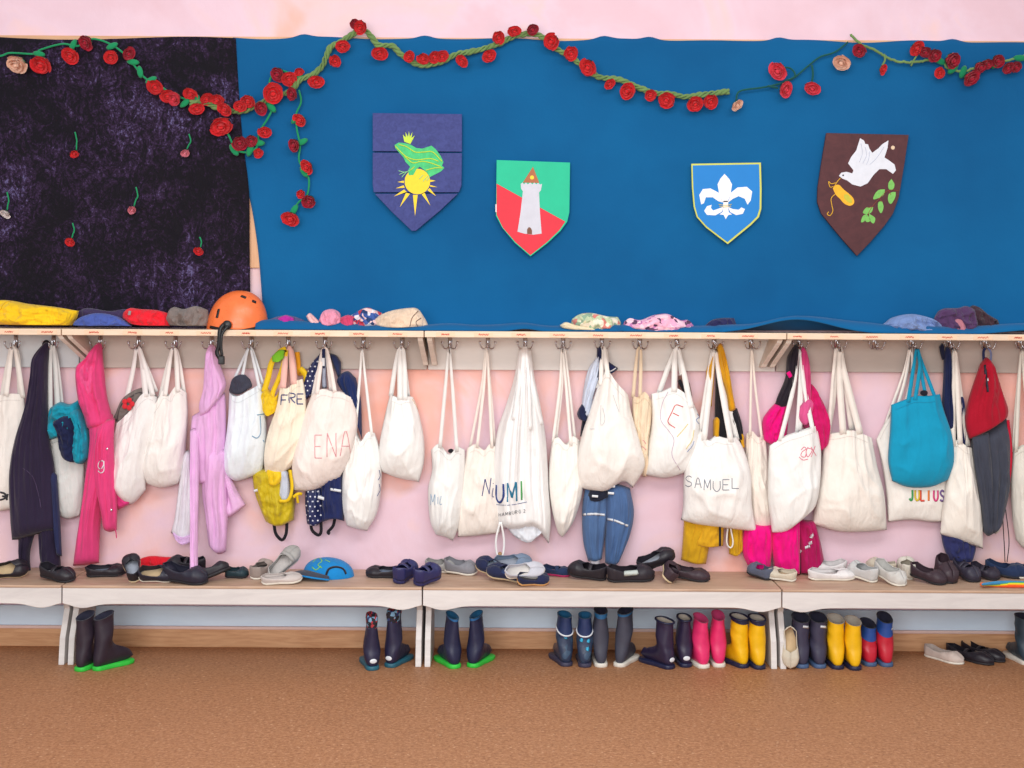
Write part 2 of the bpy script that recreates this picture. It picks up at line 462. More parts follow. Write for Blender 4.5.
def mat_floor():
    m, nt, bs = new_mat('cork_floor'); v = coords(nt)
    n1 = noise_n(nt, v, 1.1, 3); n2 = noise_n(nt, v, 85, 5, 0.72); n3 = noise_n(nt, coords(nt, (1, 1, 1)), 38, 4, 0.7, 1.5)
    c2 = ramp(nt, n2, [(0.28, rgb(130, 82, 54)), (0.42, rgb(166, 114, 78)), (0.56, rgb(182, 130, 92)), (0.74, rgb(208, 162, 126))])
    mx = nd(nt, 'ShaderNodeMix', data_type='RGBA', blend_type='MULTIPLY'); mx.inputs[0].default_value = 0.8
    nt.links.new(c2, mx.inputs[6])
    nt.links.new(ramp(nt, n3, [(0.34, (0.80, 0.77, 0.75, 1)), (0.50, (1, 1, 1, 1))]), mx.inputs[7])
    m2 = nd(nt, 'ShaderNodeMix', data_type='RGBA', blend_type='MULTIPLY'); m2.inputs[0].default_value = 0.6
    nt.links.new(mx.outputs[2], m2.inputs[6])
    nt.links.new(ramp(nt, n1, [(0.3, (0.86, 0.84, 0.82, 1)), (0.7, (1, 1, 1, 1))]), m2.inputs[7])
    # pale cork flecks and a few dark specks
    prev = m2.outputs[2]
    for sc, th, cc in ((26, .10, rgb(232, 196, 160)), (44, .09, rgb(226, 184, 146)), (15, .055, rgb(84, 52, 34))):
        vo = nd(nt, 'ShaderNodeTexVoronoi'); vo.inputs['Scale'].default_value = sc; nt.links.new(coords(nt, (1, 1.5, 1)), vo.inputs['Vector'])
        lt = nd(nt, 'ShaderNodeMath', operation='LESS_THAN'); nt.links.new(vo.outputs['Distance'], lt.inputs[0]); lt.inputs[1].default_value = th
        fm = nd(nt, 'ShaderNodeMath', operation='MULTIPLY'); nt.links.new(lt.outputs[0], fm.inputs[0]); fm.inputs[1].default_value = .55
        mm = nd(nt, 'ShaderNodeMix', data_type='RGBA'); nt.links.new(fm.outputs[0], mm.inputs[0]); nt.links.new(prev, mm.inputs[6]); mm.inputs[7].default_value = cc
        prev = mm.outputs[2]
    nt.links.new(prev, bs.inputs['Base Color'])
    bs.inputs['Roughness'].default_value = 0.55; bs.inputs['Specular IOR Level'].default_value = 0.35
    bump(nt, bs, n2, 0.12, 0.001)
    return m
def mat_wood(c1, c2, scale=6, stretch=(1, 14, 14), rough=0.55):
    m, nt, bs = new_mat('wood'); v = coords(nt, stretch)
    n = noise_n(nt, v, scale, 5, 0.6, 1.2)
    nt.links.new(ramp(nt, n, [(0.3, rgb(*c1)), (0.7, rgb(*c2))]), bs.inputs['Base Color'])
    bs.inputs['Roughness'].default_value = rough
    bump(nt, bs, n, 0.15, 0.001); return m
VELVET = mat_velvet(); BLUE = mat_blue(); WALL = mat_wall(); FLOOR = mat_floor()
WHITE_WOOD = mat_wood((208, 203, 202), (226, 222, 220), 3, (1, 8, 8), 0.5)
BENCH_TOP = mat_wood((176, 142, 118), (206, 176, 152), 4, (1, 10, 10), 0.5)
SHELF_WOOD = mat_wood((222, 196, 170), (240, 218, 194), 5, (1, 10, 10), 0.5)
GREY_BOARD = paint(196, 188, 182, 0.6, 0.06, 5, 0.1, (1, 1, 3))
PALE_BLUE = paint(212, 232, 252, 0.55, 0.05, 4, 0.1, (1, 1, 4))
PINE = mat_wood((192, 138, 96), (220, 172, 130), 5, (1, 12, 12), 0.5)
CHROME = metal(205, 205, 212, 0.22)
LABEL_PAPER = paint(240, 206, 176, 0.7, 0.05, 30, 0)
RED_INK = paint(196, 60, 40, 0.7, 0.05, 30, 0)
GREEN_FELT = fabric(20, 128, 84, 600, 0.15); OLIVE_FELT = fabric(112, 142, 84, 500, 0.2)
# ---------------------------------------------------------------- setting
BENCH_Z = 0.312; SHELF_Z = 1.2698
def simple_box(name, lo, hi, mat, parent=None, bev=0.002):
    V, Fc = box_geo(lo, hi); o = mesh_obj(name, V, Fc, mat, parent, smooth=False)
    if bev: bevel(o, bev)
    return o
structure(simple_box('wall_back', (-4.6, 0, -0.02), (4.6, 0.12, 3.1), WALL, bev=0))
structure(simple_box('floor', (-4.6, -7.5, -0.06), (4.6, 0.12, 0.0), FLOOR, bev=0))
structure(simple_box('baseboard_back', (-4.6, -0.018, 0.0), (4.6, 0, 0.072), PINE, bev=0.003))
structure(simple_box('trim_1', (-4.6, -0.014, 0.084), (4.6, 0, 0.163), PALE_BLUE, bev=0.003))
structure(simple_box('trim_2', (-4.6, -0.022, 0.072), (4.6, 0, 0.084), paint(226, 196, 190, 0.6), bev=0.003))
structure(simple_box('trim_4', (P(243,200,0).x, -0.012, P(250,268,0).z), (P(262,200,0).x, 0, 2.405), mat_wood((214, 160, 120), (228, 180, 140), 5, (12, 12, 1)), bev=0.002))
structure(simple_box('trim_3', (-4.6, -0.012, 2.405), (4.6, 0, 2.437), mat_wood((214, 160, 120), (228, 180, 140), 5, (1, 12, 12)), bev=0.002))

# ---------------------------------------------------------------- benches
JB = [X_at(-294, .30), X_at(65, .30), X_at(424, .30), X_at(782, .30), X_at(1141, .30)]
WHERE = ['cut off by the left edge of the photo', 'above the green-soled boots and the sock-filled boots', 'above the patterned, pink and trimmed yellow boots', 'above the red and blue boots']
for k in range(4):
    x0, x1 = JB[k]+0.0025, JB[k+1]-0.0025
    t = thing('bench', 'low white bench ' + WHERE[k], 'bench', group='row of low white benches')
    s = simple_box('seat_board', (x0, -0.324, BENCH_Z-0.010), (x1, -0.004, BENCH_Z), BENCH_TOP, t, 0.003)
    # shaped front rail: deepest a hand's width from either end, thinner in the middle
    n = 60; up = []; dn = []
    for i in range(n+1):
        x = x0 + (x1-x0)*i/n; e = min(x-x0, x1-x)
        dep = 0.062 + 0.016*math.exp(-((e-0.075)/0.055)**2) - 0.004*math.exp(-(e/0.03)**2)
        up.append(Vector((x, -0.321, BENCH_Z-0.010))); dn.append(Vector((x, -0.321, BENCH_Z-0.008-dep)))
    V, Fc = prism_geo(up + dn[::-1], (0, 0.02, 0))
    bevel(mesh_obj('front_rail', V, Fc, WHITE_WOOD, t, smooth=False), 0.002)
    for xs in (x0+0.004, x1-0.026):
        prof = [(-0.295, BENCH_Z-0.010), (-0.015, BENCH_Z-0.010), (-0.03, 0.0), (-0.275, 0.0), (-0.262, 0.10), (-0.215, 0.20), (-0.235, BENCH_Z-0.075)]
        V, Fc = prism_geo([Vector((xs, y, z)) for y, z in prof], (0.022, 0, 0))
        bevel(mesh_obj('leg', V, Fc, WHITE_WOOD, t, smooth=False), 0.002)
    V, Fc = box_geo((x0+0.03, -0.05, BENCH_Z-0.10), (x1-0.03, -0.032, BENCH_Z-0.022))
    mesh_obj('back_rail', V, Fc, WHITE_WOOD, t, smooth=False)
    finish(t)

# ---------------------------------------------------------------- coat racks
HOOKS = [13, 51, 98, 136.5, 173.5, 210, 250, 287, 324, 362.5, 401.5, 449.5, 487.5, 525, 563, 602, 640, 677.5, 715, 752, 800, 838, 876, 913.5, 951, 987, 1022]
JS = [X_at(-294, .21), X_at(62, .21), X_at(424, .21), X_at(786, .21), X_at(1148, .21)]
HOOK_Y = {}
def hook_geo(x, z):
    """three-armed coat hook: plate, long middle prong and two curled side prongs with knobs"""
    g = [box_geo((x-0.008, -0.024, z-0.020), (x+0.008, -0.020, z+0.034))]
    g.append(tube_geo([(x, -0.024, z+0.026), (x, -0.034, z+0.028), (x, -0.040, z+0.012), (x, -0.042, z-0.012), (x, -0.056, z-0.026), (x, -0.072, z-0.018), (x, -0.074, z-0.006)], 0.0032, 16, 8))
    for s in (-1, 1):
        g.append(tube_geo([(x, -0.040, z-0.002), (x+s*0.008, -0.046, z-0.020), (x+s*0.020, -0.054, z-0.022), (x+s*0.028, -0.058, z-0.010), (x+s*0.030, -0.060, z+0.002)], 0.0026, 14, 8))
    for c in [(x, -0.074, z-0.003)] + [(x+s*0.030, -0.060, z+0.004) for s in (-1, 1)]:
        g.append(ball_geo(c, 0.0048, 8, 6))
    return merge(*g)
def ball_geo(c, r, nu=12, nv=8, sc=(1, 1, 1)):
    V = []; Fc = []
    for j in range(nv+1):
        th = math.pi*j/nv
        for i in range(nu):
            ph = 2*math.pi*i/nu
            V.append(Vector((c[0]+r*sc[0]*math.sin(th)*math.cos(ph), c[1]+r*sc[1]*math.sin(th)*math.sin(ph), c[2]+r*sc[2]*math.cos(th))))
    for j in range(nv):
        for i in range(nu):
            k = (i+1) % nu; Fc.append((j*nu+i, j*nu+k, (j+1)*nu+k, (j+1)*nu+i))
    return V, Fc
RW = ['at the far left, above the black garment', 'under the orange helmet', 'above the bag with blue and green print', 'above the turquoise bag']
rng = random.Random(4)
BRK = mat_wood((208, 196, 184), (226, 214, 202), 5, (1, 8, 8), 0.5)
HB = [paint(*c, .6, .07, 4, .1, (1, 1, 3)) for c in ((206, 210, 214), (190, 180, 172), (222, 218, 214), (186, 174, 166))]
for k in range(4):
    x0, x1 = JS[k]+0.002, JS[k+1]-0.002
    t = thing('coat_rack', 'hat shelf with coat hooks ' + RW[k], 'coat rack', group='row of shelf and hook units')
    simple_box('shelf_board', (x0, -0.222, SHELF_Z-0.024), (x1, -0.003, SHELF_Z), SHELF_WOOD, t, 0.002)
    simple_box('hook_board', (x0, -0.020, 1.112), (x1, 0, SHELF_Z-0.024), HB[k], t, 0.003)
    for xs in (x0+0.006, x1-0.026):
        prof = [(-0.020, SHELF_Z-0.024), (-0.192, SHELF_Z-0.024), (-0.190, SHELF_Z-0.040), (-0.080, SHELF_Z-0.125), (-0.070, SHELF_Z-0.138), (-0.020, SHELF_Z-0.138)]
        shr = -0.035*xs
        V, Fc = prism_geo([Vector((xs + shr*(SHELF_Z-.024-z)/.1, y, z)) for y, z in prof], (0.020, 0, 0))
        bevel(mesh_obj('bracket', V, Fc, BRK, t, smooth=False), 0.0015)
    for hx in HOOKS:
        x = X_at(hx, .05)
        if not (x0 < x < x1): continue
        z = P(hx, 346, .05).z
        if True:
            V, Fc = hook_geo(x, z + 0.012); mesh_obj('hook', V, Fc, CHROME, t)
        lx = P(hx-4, 334, .222)
        half = 0.036
        if lx.x-half < x0 or lx.x+half > x1: lx.x = min(max(lx.x, x0+half+.002), x1-half-.002)
        V, Fc = box_geo((lx.x-half, -0.2235, SHELF_Z-0.021), (lx.x+half, -0.222, SHELF_Z-0.004))
        lb = mesh_obj('name_label', V, Fc, LABEL_PAPER, t, smooth=False)
        # illegible red handwriting
        nn = rng.randint(9, 14); span = rng.uniform(0.028, 0.044); pts = []
        for q in range(nn):
            pts.append(Vector((lx.x - span/2 + span*q/(nn-1) + rng.uniform(-.001, .001), -0.2238, SHELF_Z-0.0125 + (0.0035 if q % 2 else -0.0035)*rng.uniform(0.5, 1.1))))
        V, Fc = strap_geo(pts, 0.0021, 0.0006, nn*4)
        mesh_obj('handwriting', V, Fc, RED_INK, lb, smooth=False)
    finish(t)

# ---------------------------------------------------------------- the two cloths on the wall
def blue_cloth():
    nu, nvw, nvs = 230, 60, 22
    V = []
    L = cat([(233, 40, 0), (235, 90, 0), (239, 140, 0), (246, 185, 0), (253, 220, 0), (258, 255, 0), (261, 290, 0), (264, 333, 0)], nvw)
    for j in range(nvw + nvs + 1):
        for i in range(nu+1):
            u = i/nu
            if j <= nvw:
                v = j/nvw
                py0 = 37.5 + 1.5*math.sin(i*0.21)*math.sin(i*0.043+1) - 3.0*sum(math.exp(-((u*915+235-c)/9)**2) for c in (305, 426, 604, 650, 778, 952))*(1-v)**3
                top = P(235, py0, .02).z; zz = top + (SHELF_Z+0.012-top)*v
                xl = P(L[j].x, L[j].y, .02).x; xr = X_at(1150, .02)
                x = xl + (xr-xl)*u
                d = 0.020 + 0.004*N(x*2.2, zz*1.1, 3) + 0.003*N(x*5, zz*2.2, 7) + 0.006*max(0, N(x*2.5+3, 1.0, 2))*v
                d = max(0.0145, d) + 0.020*max(0, (v-0.90)/0.10)**2
                V.append((x, -d, zz))
            else:
                s = (j-nvw)/nvs
                xl = P(264, 333, .02).x; xr = X_at(1150, .02)
                x = xl + (xr-xl)*u; pxx = 512 + x*F_PX/(DIST-.2)
                arch = math.exp(-((pxx-798)/48)**2)*0.054 + math.exp(-((pxx-525)/16)**2)*0.012 + math.exp(-((pxx-1040)/45)**2)*0.02
                ripple = 0.004 + 0.006*(0.5+0.5*math.sin(pxx*0.045+1.3*math.sin(pxx*0.017))) + 0.005*max(0, N(x*6, s*1.5, 5))
                dend = 0.195 + 0.016*N(x*2.1, 4.2, 1) - (0.03 if 620 < pxx < 720 else 0)
                d = 0.040 + (dend-0.040)*s
                z = SHELF_Z + 0.003 + ripple*math.sin(math.pi*min(1, s*1.02))**0.6*0.9 + 0.030*math.sin(math.pi*min(1,s)**1.9)**0.8*(0.6+0.8*N(x*1.7, 3, 1)+0.4*N(x*6, 2, s)) + arch*s**1.2 + 0.010*(1-s)**2*0.5
                if s > 0.93: z = max(SHELF_Z+0.003, z - 0.004*(s-0.93)/0.07)
                V.append((x, -d, z))
    o = mesh_obj('wall_cloth', V, grid_faces(nu, nvw+nvs), BLUE, None, recalc=False)
    m = o.modifiers.new('thickness', 'SOLIDIFY'); m.thickness = 0.003; m.offset = 1
    tag(o, 'large deep blue cloth stretched over the wall and folded onto the shelf', 'cloth')
blue_cloth()
def velvet():
    nu, nv = 120, 100
    V = []
    R = cat([(236, 36, 0), (239, 90, 0), (243, 140, 0), (249, 190, 0), (250, 250, 0), (251, 332, 0)], nv)
    for j in range(nv+1):
        for i in range(nu+1):
            u = i/nu; v = j/nv
            xl = X_at(-120, .02); xr = P(R[j].x, R[j].y, .02).x
            x = xl + (xr-xl)*u
            top = P(130, 38.5 - 1.8*math.sin(u*9) , .02).z; z = top + (SHELF_Z+0.004-top)*v
            d = 0.026 + 0.005*N(x*5, z*3, 3) + 0.006*N(x*11, z*2.5, 9)*(0.3+v) + 0.003*N(x*30, z*30, 1)
            V.append((x, -max(.0145, d), z))
    o = mesh_obj('velvet_cloth', V, grid_faces(nu, nv), VELVET, None, recalc=False)
    m = o.modifiers.new('thickness', 'SOLIDIFY'); m.thickness = 0.003; m.offset = 1
    tag(o, 'dark purple crushed velvet cloth hung on the wall left of the blue cloth', 'cloth')
velvet()
# ---------------------------------------------------------------- shields
def c6(l): return [(360+a/4.267, 100+b/4.267) for a, b in l]
def c7(l): return [(680+a/4.267, 120+b/4.267) for a, b in l]
def circle_px(cx, cy, r, n=24): return [(cx+r*math.cos(2*math.pi*k/n), cy+r*math.sin(2*math.pi*k/n)) for k in range(n)]
D0 = 0.034
LIME = paint(196, 226, 70, .7, .05, 60, 0); YEL = paint(246, 214, 50, .7, .05, 60, 0); FROG = paint(70, 196, 120, .7, .2, 40, 0)
t = thing('heraldic_shield', 'dark blue planked shield painted with crowned green frog on a yellow sun', 'shield', group='shields on the blue cloth')
NAVY_PL = mat_wood((44, 52, 116), (60, 70, 138), 5, (9, 1, 9), .7)
for pl in ([(373,113.5),(462,114.5),(462,152),(373,151.5)], [(373,153),(462,153.4),(461.5,186),(459,192.5),(374,192.5),(373,185)], [(375,194),(458,194),(440,211),(416,231),(412,231),(392,212)]):
    bevel(flat_poly('plank', pl, D0, .012, NAVY_PL, t), .001)
DF = D0+.012
sun = flat_poly('painted_sun', circle_px(417.4, 181.5, 12.8), DF, .0010, YEL, t)
for tri in ([(226,405),(246,405),(235,496)], [(196,396),(213,400),(170,457)], [(188,382),(199,392),(145,411)], [(186,364),(191,374),(152,377)], [(186,344),(188,354),(160,350)],
            [(263,402),(276,396),(300,450)], [(288,385),(297,376),(325,411)], [(298,362),(300,370),(330,372)], [(300,340),(300,350),(323,345)]):
    flat_poly('sun_ray', c6(tri), DF, .0010, YEL, sun)
frog = flat_poly('painted_frog', c6([(148,192),(165,182),(190,184),(215,190),(240,205),(265,208),(290,200),(305,195),(325,212),(345,240),(356,265),(350,280),(360,290),(345,305),(320,318),(300,328),(285,310),(270,295),(255,285),(242,295),(228,320),(208,322),(206,300),(214,285),(195,265),(185,245),(165,222),(150,205)]), DF, .0020, FROG, t)
strokes_on('frog_stripe', DF+.0021, [c6(q) for q in ([(165,190),(200,200),(235,222),(275,222),(310,222),(350,262)], [(150,196),(185,232),(215,250),(250,255),(300,250),(335,262)], [(190,240),(225,268),(262,262),(300,268),(345,285)], [(215,300),(232,285)], [(280,300),(320,290),(352,290)])], .0042, LIME, frog)
strokes_on('frog_hand', DF+.001, [c6(q) for q in ([(215,300),(190,308),(165,302)], [(190,308),(168,318)], [(200,305),(178,330)], [(270,320),(252,338)], [(290,325),(268,348)], [(300,325),(285,345)])], .0030, paint(150, 220, 150, .7, .05, 60, 0), frog)
crown = flat_poly('painted_crown', c6([(189,178),(183,148),(196,160),(194,136),(205,158),(209,133),(213,158),(224,137),(220,162),(234,152),(215,188)]), DF, .0022, LIME, frog)
finish(t)

t = thing('heraldic_shield', 'green and red shield with a white castle tower', 'shield', group='shields on the blue cloth')
b = flat_poly('board', c6([(583,257),(896,268),(893,480),(884,520),(855,560),(800,612),(727,668),(660,610),(606,545),(580,495)]), D0, .010, paint(14, 190, 146, .65, .04, 12, .05), t)
bevel(b, .001)
flat_poly('red_field', c6([(583,357),(876,519),(850,556),(797,607),(727,662),(663,606),(610,545),(583,490)]), D0+.010, .0010, paint(222, 42, 62, .65, .04, 12, .05), t)
tw = flat_poly('painted_tower', c6([(686,358),(694,352),(700,360),(708,352),(716,360),(726,352),(736,360),(744,352),(752,360),(760,353),(768,361),(777,358),(772,385),(764,395),(768,480),(775,570),(740,575),(700,570),(672,562),(685,480),(695,390),(687,378)]), D0+.010, .0020, paint(204, 206, 218, .7, .06, 20, 0), t)
flat_poly('painted_roof', c6([(738,285),(765,354),(695,352)]), D0+.010, .0018, paint(176, 106, 70, .7, .1, 40, 0), tw)
flat_poly('painted_window', circle_px(532, 177.5, 2.0, 12), D0+.0118, .0010, paint(250, 216, 60, .7, .05, 40, 0), tw)
flat_poly('painted_door', c6([(713,571),(713,552),(720,542),(728,545),(734,556),(734,573)]), D0+.012, .0010, paint(120, 80, 62, .7, .05, 40, 0), tw)
flat_poly('chipped_spot', c6([(578,445),(588,445),(586,480),(578,478)]), D0+.0102, .0006, paint(235, 225, 225, .7, .05, 40, 0), t)
finish(t)

t = thing('heraldic_shield', 'bright blue shield with a white lily and thin yellow border', 'shield', group='shields on the blue cloth')
b = flat_poly('border_board', c7([(47,188),(343,183),(346,290),(345,380),(335,415),(300,450),(202,530),(110,460),(70,415),(57,370),(50,290)]), D0, .010, paint(206, 210, 96, .65, .04, 12, .05), t)
flat_poly('blue_field', c7([(54,194),(337,189),(340,290),(339,378),(329,411),(297,443),(202,521),(113,453),(76,411),(64,368),(57,290)]), D0+.010, .0012, paint(6, 126, 206, .65, .03, 12, .05), t)
WP = paint(238, 240, 244, .7, .03, 30, 0)
dl = D0+.0112
for nm, q in (('lily_petal', [(190,230),(210,252),(222,275),(216,315),(203,350),(180,350),(166,310),(160,275),(172,250)]),
          ('lily_petal', [(182,352),(165,310),(130,292),(97,295),(82,320),(90,360),(102,355),(110,330),(140,330),(162,346)]),
          ('lily_petal', [(205,352),(217,310),(245,288),(285,285),(308,305),(302,342),(288,362),(276,336),(250,325),(226,336)]),
          ('lily_foot', [(186,370),(165,378),(142,386),(132,376),(135,362),(115,368),(103,388),(115,405),(150,407),(178,392)]),
          ('lily_foot', [(204,370),(225,380),(250,383),(262,373),(277,380),(268,400),(240,406),(214,393)]),
          ('lily_stem', [(185,345),(206,345),(205,370),(208,393),(222,403),(206,405),(195,423),(186,405),(168,403),(182,392)])):
    flat_poly(nm, c7(q), dl, .0010, WP, t)
strokes_on('lily_band', dl+.0010, [c7([(165,360),(192,364),(220,360)]), c7([(168,368),(192,371),(218,368)])], .0022, paint(240, 210, 60, .7, .05, 60, 0), t)
finish(t)

t = thing('heraldic_shield', 'tilted dark brown shield with white dove carrying a yellow pouch', 'shield', group='shields on the blue cloth')
b = flat_poly('board', c7([(622,57),(972,65),(955,180),(930,330),(905,400),(870,450),(810,520),(752,580),(690,510),(640,450),(600,400),(583,350),(585,290),(600,190)]), D0, .012, mat_wood((70, 32, 38), (88, 44, 48), 4, (5, 5, 5), .7), t)
bevel(b, .001)
dl = D0+.012
dove = flat_poly('painted_dove', c7([(678,238),(688,225),(710,221),(735,228),(740,215),(717,185),(730,158),(752,130),(768,78),(785,88),(790,102),(802,104),(808,122),(820,140),(845,122),(862,104),(889,87),(885,120),(872,160),(895,175),(915,190),(921,215),(908,230),(880,210),(850,210),(825,235),(800,270),(770,284),(735,275),(713,258),(692,250)]), dl, .0014, paint(222, 226, 236, .7, .05, 30, 0), t)
flat_poly('painted_eye', circle_px(680+696/4.267, 120+236/4.267, .9, 10), dl+.0014, .0005, paint(40, 40, 50, .7, .05, 60, 0), dove)
strokes_on('wing_feather', dl+.0014, [c7(q) for q in ([(772,100),(778,140),(765,180)], [(790,115),(795,150),(780,185)], [(870,115),(840,160),(810,190)], [(808,135),(805,165),(795,190)])], .0012, paint(176, 184, 204, .7, .05, 60, 0), dove)
flat_poly('painted_pouch', c7([(652,292),(660,280),(678,277),(700,298),(733,326),(743,346),(738,360),(722,366),(700,356),(682,336),(664,318)]), dl, .0014, paint(240, 180, 40, .7, .12, 40, 0), t, True)
flat_poly('pouch_patch', c7([(700,318),(716,318),(732,338),(732,354),(716,350),(700,332)]), dl+.0014, .0005, paint(196, 190, 60, .7, .1, 40, 0), t, True)
strokes_on('painted_ribbon', dl, [c7(q) for q in ([(684,248),(672,262),(660,280)], [(665,268),(645,272),(634,262),(640,286),(655,284)], [(662,316),(645,335),(648,365),(652,388),(640,408),(628,402),(634,392)])], .0030, paint(238, 184, 50, .7, .05, 60, 0), t)
strokes_on('painted_twig', dl, [c7([(932,302),(890,300),(850,335),(820,370),(800,405)]), c7([(850,335),(862,350)]), c7([(890,300),(900,320)]), c7([(820,370),(800,375)])], .0022, paint(140, 66, 50, .7, .05, 60, 0), t)
LG = paint(120, 190, 92, .7, .15, 60, 0)
for q in ([(902,252),(914,272),(912,290),(900,300),(889,290),(890,268)], [(920,308),(918,330),(900,358),(888,345),(890,318),(905,308)], [(874,296),(870,318),(850,332),(824,338),(834,312),(850,298)], [(862,346),(868,372),(858,398),(846,380),(846,352)], [(824,372),(818,392),(800,402),(780,396),(795,374)], [(800,400),(788,430),(772,436),(780,410)], [(806,400),(832,418),(826,442),(810,428)], [(800,404),(812,428),(800,436),(790,428)]):
    flat_poly('painted_leaf', c7(q), dl, .0012, LG, t, True)
flat_poly('pale_dot', circle_px(680+908/4.267, 120+118/4.267, 2, 10), dl, .001, paint(226, 200, 170, .7, .05, 60, 0), t)
finish(t)

# ---------------------------------------------------------------- crocheted roses
REDF = fabric(232, 38, 46, 500, .2); CRIM = fabric(184, 22, 54, 500, .2); PINKR = fabric(236, 62, 84, 500, .15)
CREAM = fabric(250, 200, 176, 500, .1); PINKB = fabric(240, 140, 160, 500, .1); WHITEB = fabric(235, 225, 225, 500, .1)
def rose_mesh(seed, mat):
    """a rolled felt rose, radius about 1, looking along -Y: overlapping curled petals round a spiral heart"""
    rn = random.Random(seed); V = []; Fc = []
    for layer, (n, r0, h0, op) in enumerate([(5, 1.0, .55, 1.05), (4, .72, .72, .70), (3, .42, .85, .38)]):
        for k in range(n):
            a0 = 2*math.pi*(k/n) + layer*.5 + rn.uniform(-.2, .2); span = 2*math.pi/n*1.35
            off = len(V); nu, nv = 8, 6; rr = r0*rn.uniform(.86, 1.1)
            for j in range(nv+1):
                v = j/nv
                for i in range(nu+1):
                    u = i/nu*2-1
                    a = a0 + u*span/2
                    hgt = 1 - .35*abs(u)**2.5
                    rad = rr*(0.25 + .75*math.sin(min(1, v*1.05)*math.pi/2)**.8)*(1+.16*max(0, v-.8)*5*op*hgt*.4)
                    y = -h0*(v*hgt)*1.0 + .08*rn.uniform(-1, 1)*v + layer*-.03
                    V.append(Vector((rad*math.cos(a), y, rad*math.sin(a)*.92)))
            Fc += grid_faces(nu, nv, off)
    b = ball_geo((0, -.45, 0), .30, 8, 6, (1, 1.4, 1)); off = len(V); V += b[0]; Fc += [tuple(k+off for k in q) for q in b[1]]
    b = ball_geo((0, .05, 0), .62, 10, 6, (1, .55, 1)); off = len(V); V += b[0]; Fc += [tuple(k+off for k in q) for q in b[1]]
    me = bpy.data.meshes.new('rose'); me.from_pydata(V, [], Fc); me.materials.append(mat)
    for p in me.polygons: p.use_smooth = True
    return me
ROSE = {k: [rose_mesh(s+i*7, m) for i in range(3)] for s, (k, m) in enumerate({'r': REDF, 'c': CRIM, 'p': PINKR, 'w': CREAM, 'k': PINKB, 'o': WHITEB}.items())}
def calyx_mesh():
    V = []; Fc = []
    for k in range(5):
        a = 2*math.pi*k/5; off = len(V)
        for (r, y, wd) in ((.12, .55, .25), (.45, .35, .34), (.72, .05, .28), (.86, -.25, .02)):
            for s in (-1, 1):
                V.append(Vector((r*math.cos(a) - s*wd*math.sin(a), y, r*math.sin(a) + s*wd*math.cos(a))))
        Fc += [(off+2*q, off+2*q+1, off+2*q+3, off+2*q+2) for q in range(3)]
    b = ball_geo((0, .42, 0), .3, 8, 6); off = len(V); V += b[0]; Fc += [tuple(k+off for k in q) for q in b[1]]
    me = bpy.data.meshes.new('calyx'); me.from_pydata(V, [], Fc); me.materials.append(GREEN_FELT)
    for p in me.polygons: p.use_smooth = True
    return me
CALYX = calyx_mesh()
rr = random.Random(12)
def add_rose(parent, px, py, size, kind, d=0.055, heading=None, name='rose'):
    o = bpy.data.objects.new(name, rr.choice(ROSE[kind]))
    r = size/250.0/2
    link(o, parent, P(px, py, d))
    a = heading if heading is not None else rr.uniform(-2.4, -0.7)   # direction the flower looks in the wall plane
    q = Vector((math.cos(a)*.75, -1.0, math.sin(a)*.75)).to_track_quat('-Y', 'Z')
    o.rotation_euler = (q @ Matrix.Rotation(rr.uniform(0, 6.28), 3, 'Y').to_quaternion()).to_euler()
    o.scale = (r*rr.uniform(.95, 1.15), r*1.0, r*rr.uniform(.85, 1.05))
    c = bpy.data.objects.new('calyx', CALYX); COL.objects.link(c); c.parent = o; WL[c.name] = WL[o.name]
    return o
def vine_part(parent, pts, r, mat, d=.045, name='vine', n=None, wav=0.0):
    n = n or len(pts)*8
    pp = cat([P(a, b, d) for a, b in pts], n)
    if wav:
        pp = [p + Vector((wav*N(i*.5, r*99, 1), wav*.6*N(i*.45, 5, r*77), wav*N(i*.5, 9, 2))) for i, p in enumerate(pp)]
    V, Fc = tube_geo(pp, r, n, 7)
    return mesh_obj(name, V, Fc, mat, parent)
def braid(parent, pts, R, r, mat, d):
    n = len(pts)*14; base = cat([P(a, b, d) for a, b in pts], n); L = 0; gs = []
    for k in range(3):
        pp = []; L = 0
        for i, p in enumerate(base):
            if i: L += (base[i]-base[i-1]).length
            t = (base[min(i+1, n)]-base[max(0, i-1)]).normalized(); s = t.cross(Vector((0, -1, 0))).normalized()
            a = L/0.075*2*math.pi + k*2.094
            Rk = R*(1+.45*N(L*14, k, 2))
            pp.append(p + s*math.cos(a)*Rk + Vector((0, -1, 0))*math.sin(a)*Rk*.8)
        gs.append(tube_geo(pp, lambda q: r*(1+.3*math.sin(q*140+k)), n, 6, smooth=False))
    V, Fc = merge(*gs)
    return mesh_obj('vine', V, Fc, mat, parent)
def leaf_part(parent, px, py, size, mat, d=.05):
    a = rr.uniform(0, 6.28); s = size/250/2; c = P(px, py, d)
    V, Fc = ball_geo((0, 0, 0), s, 8, 6, (1.3, .3, .6))
    M = Matrix.Rotation(a, 3, 'Y'); return mesh_obj('leaf', [c + M @ v for v in V], Fc, mat, parent)
BRIGHT = fabric(24, 142, 90, 600, .12)
DKG = fabric(14, 84, 78, 600, .12)
t = thing('rose_garland', 'thin bright green crochet vine of roses along the top of the velvet cloth', 'garland', group='rose garlands')
vine_part(t, [(-30,58),(0,56),(10,53),(35,54),(40,50),(62,44),(78,46),(92,39),(108,43),(122,52),(133,64),(145,78),(160,86),(172,94),(185,99),(200,103),(215,106),(228,109)], .0042, BRIGHT, .045)
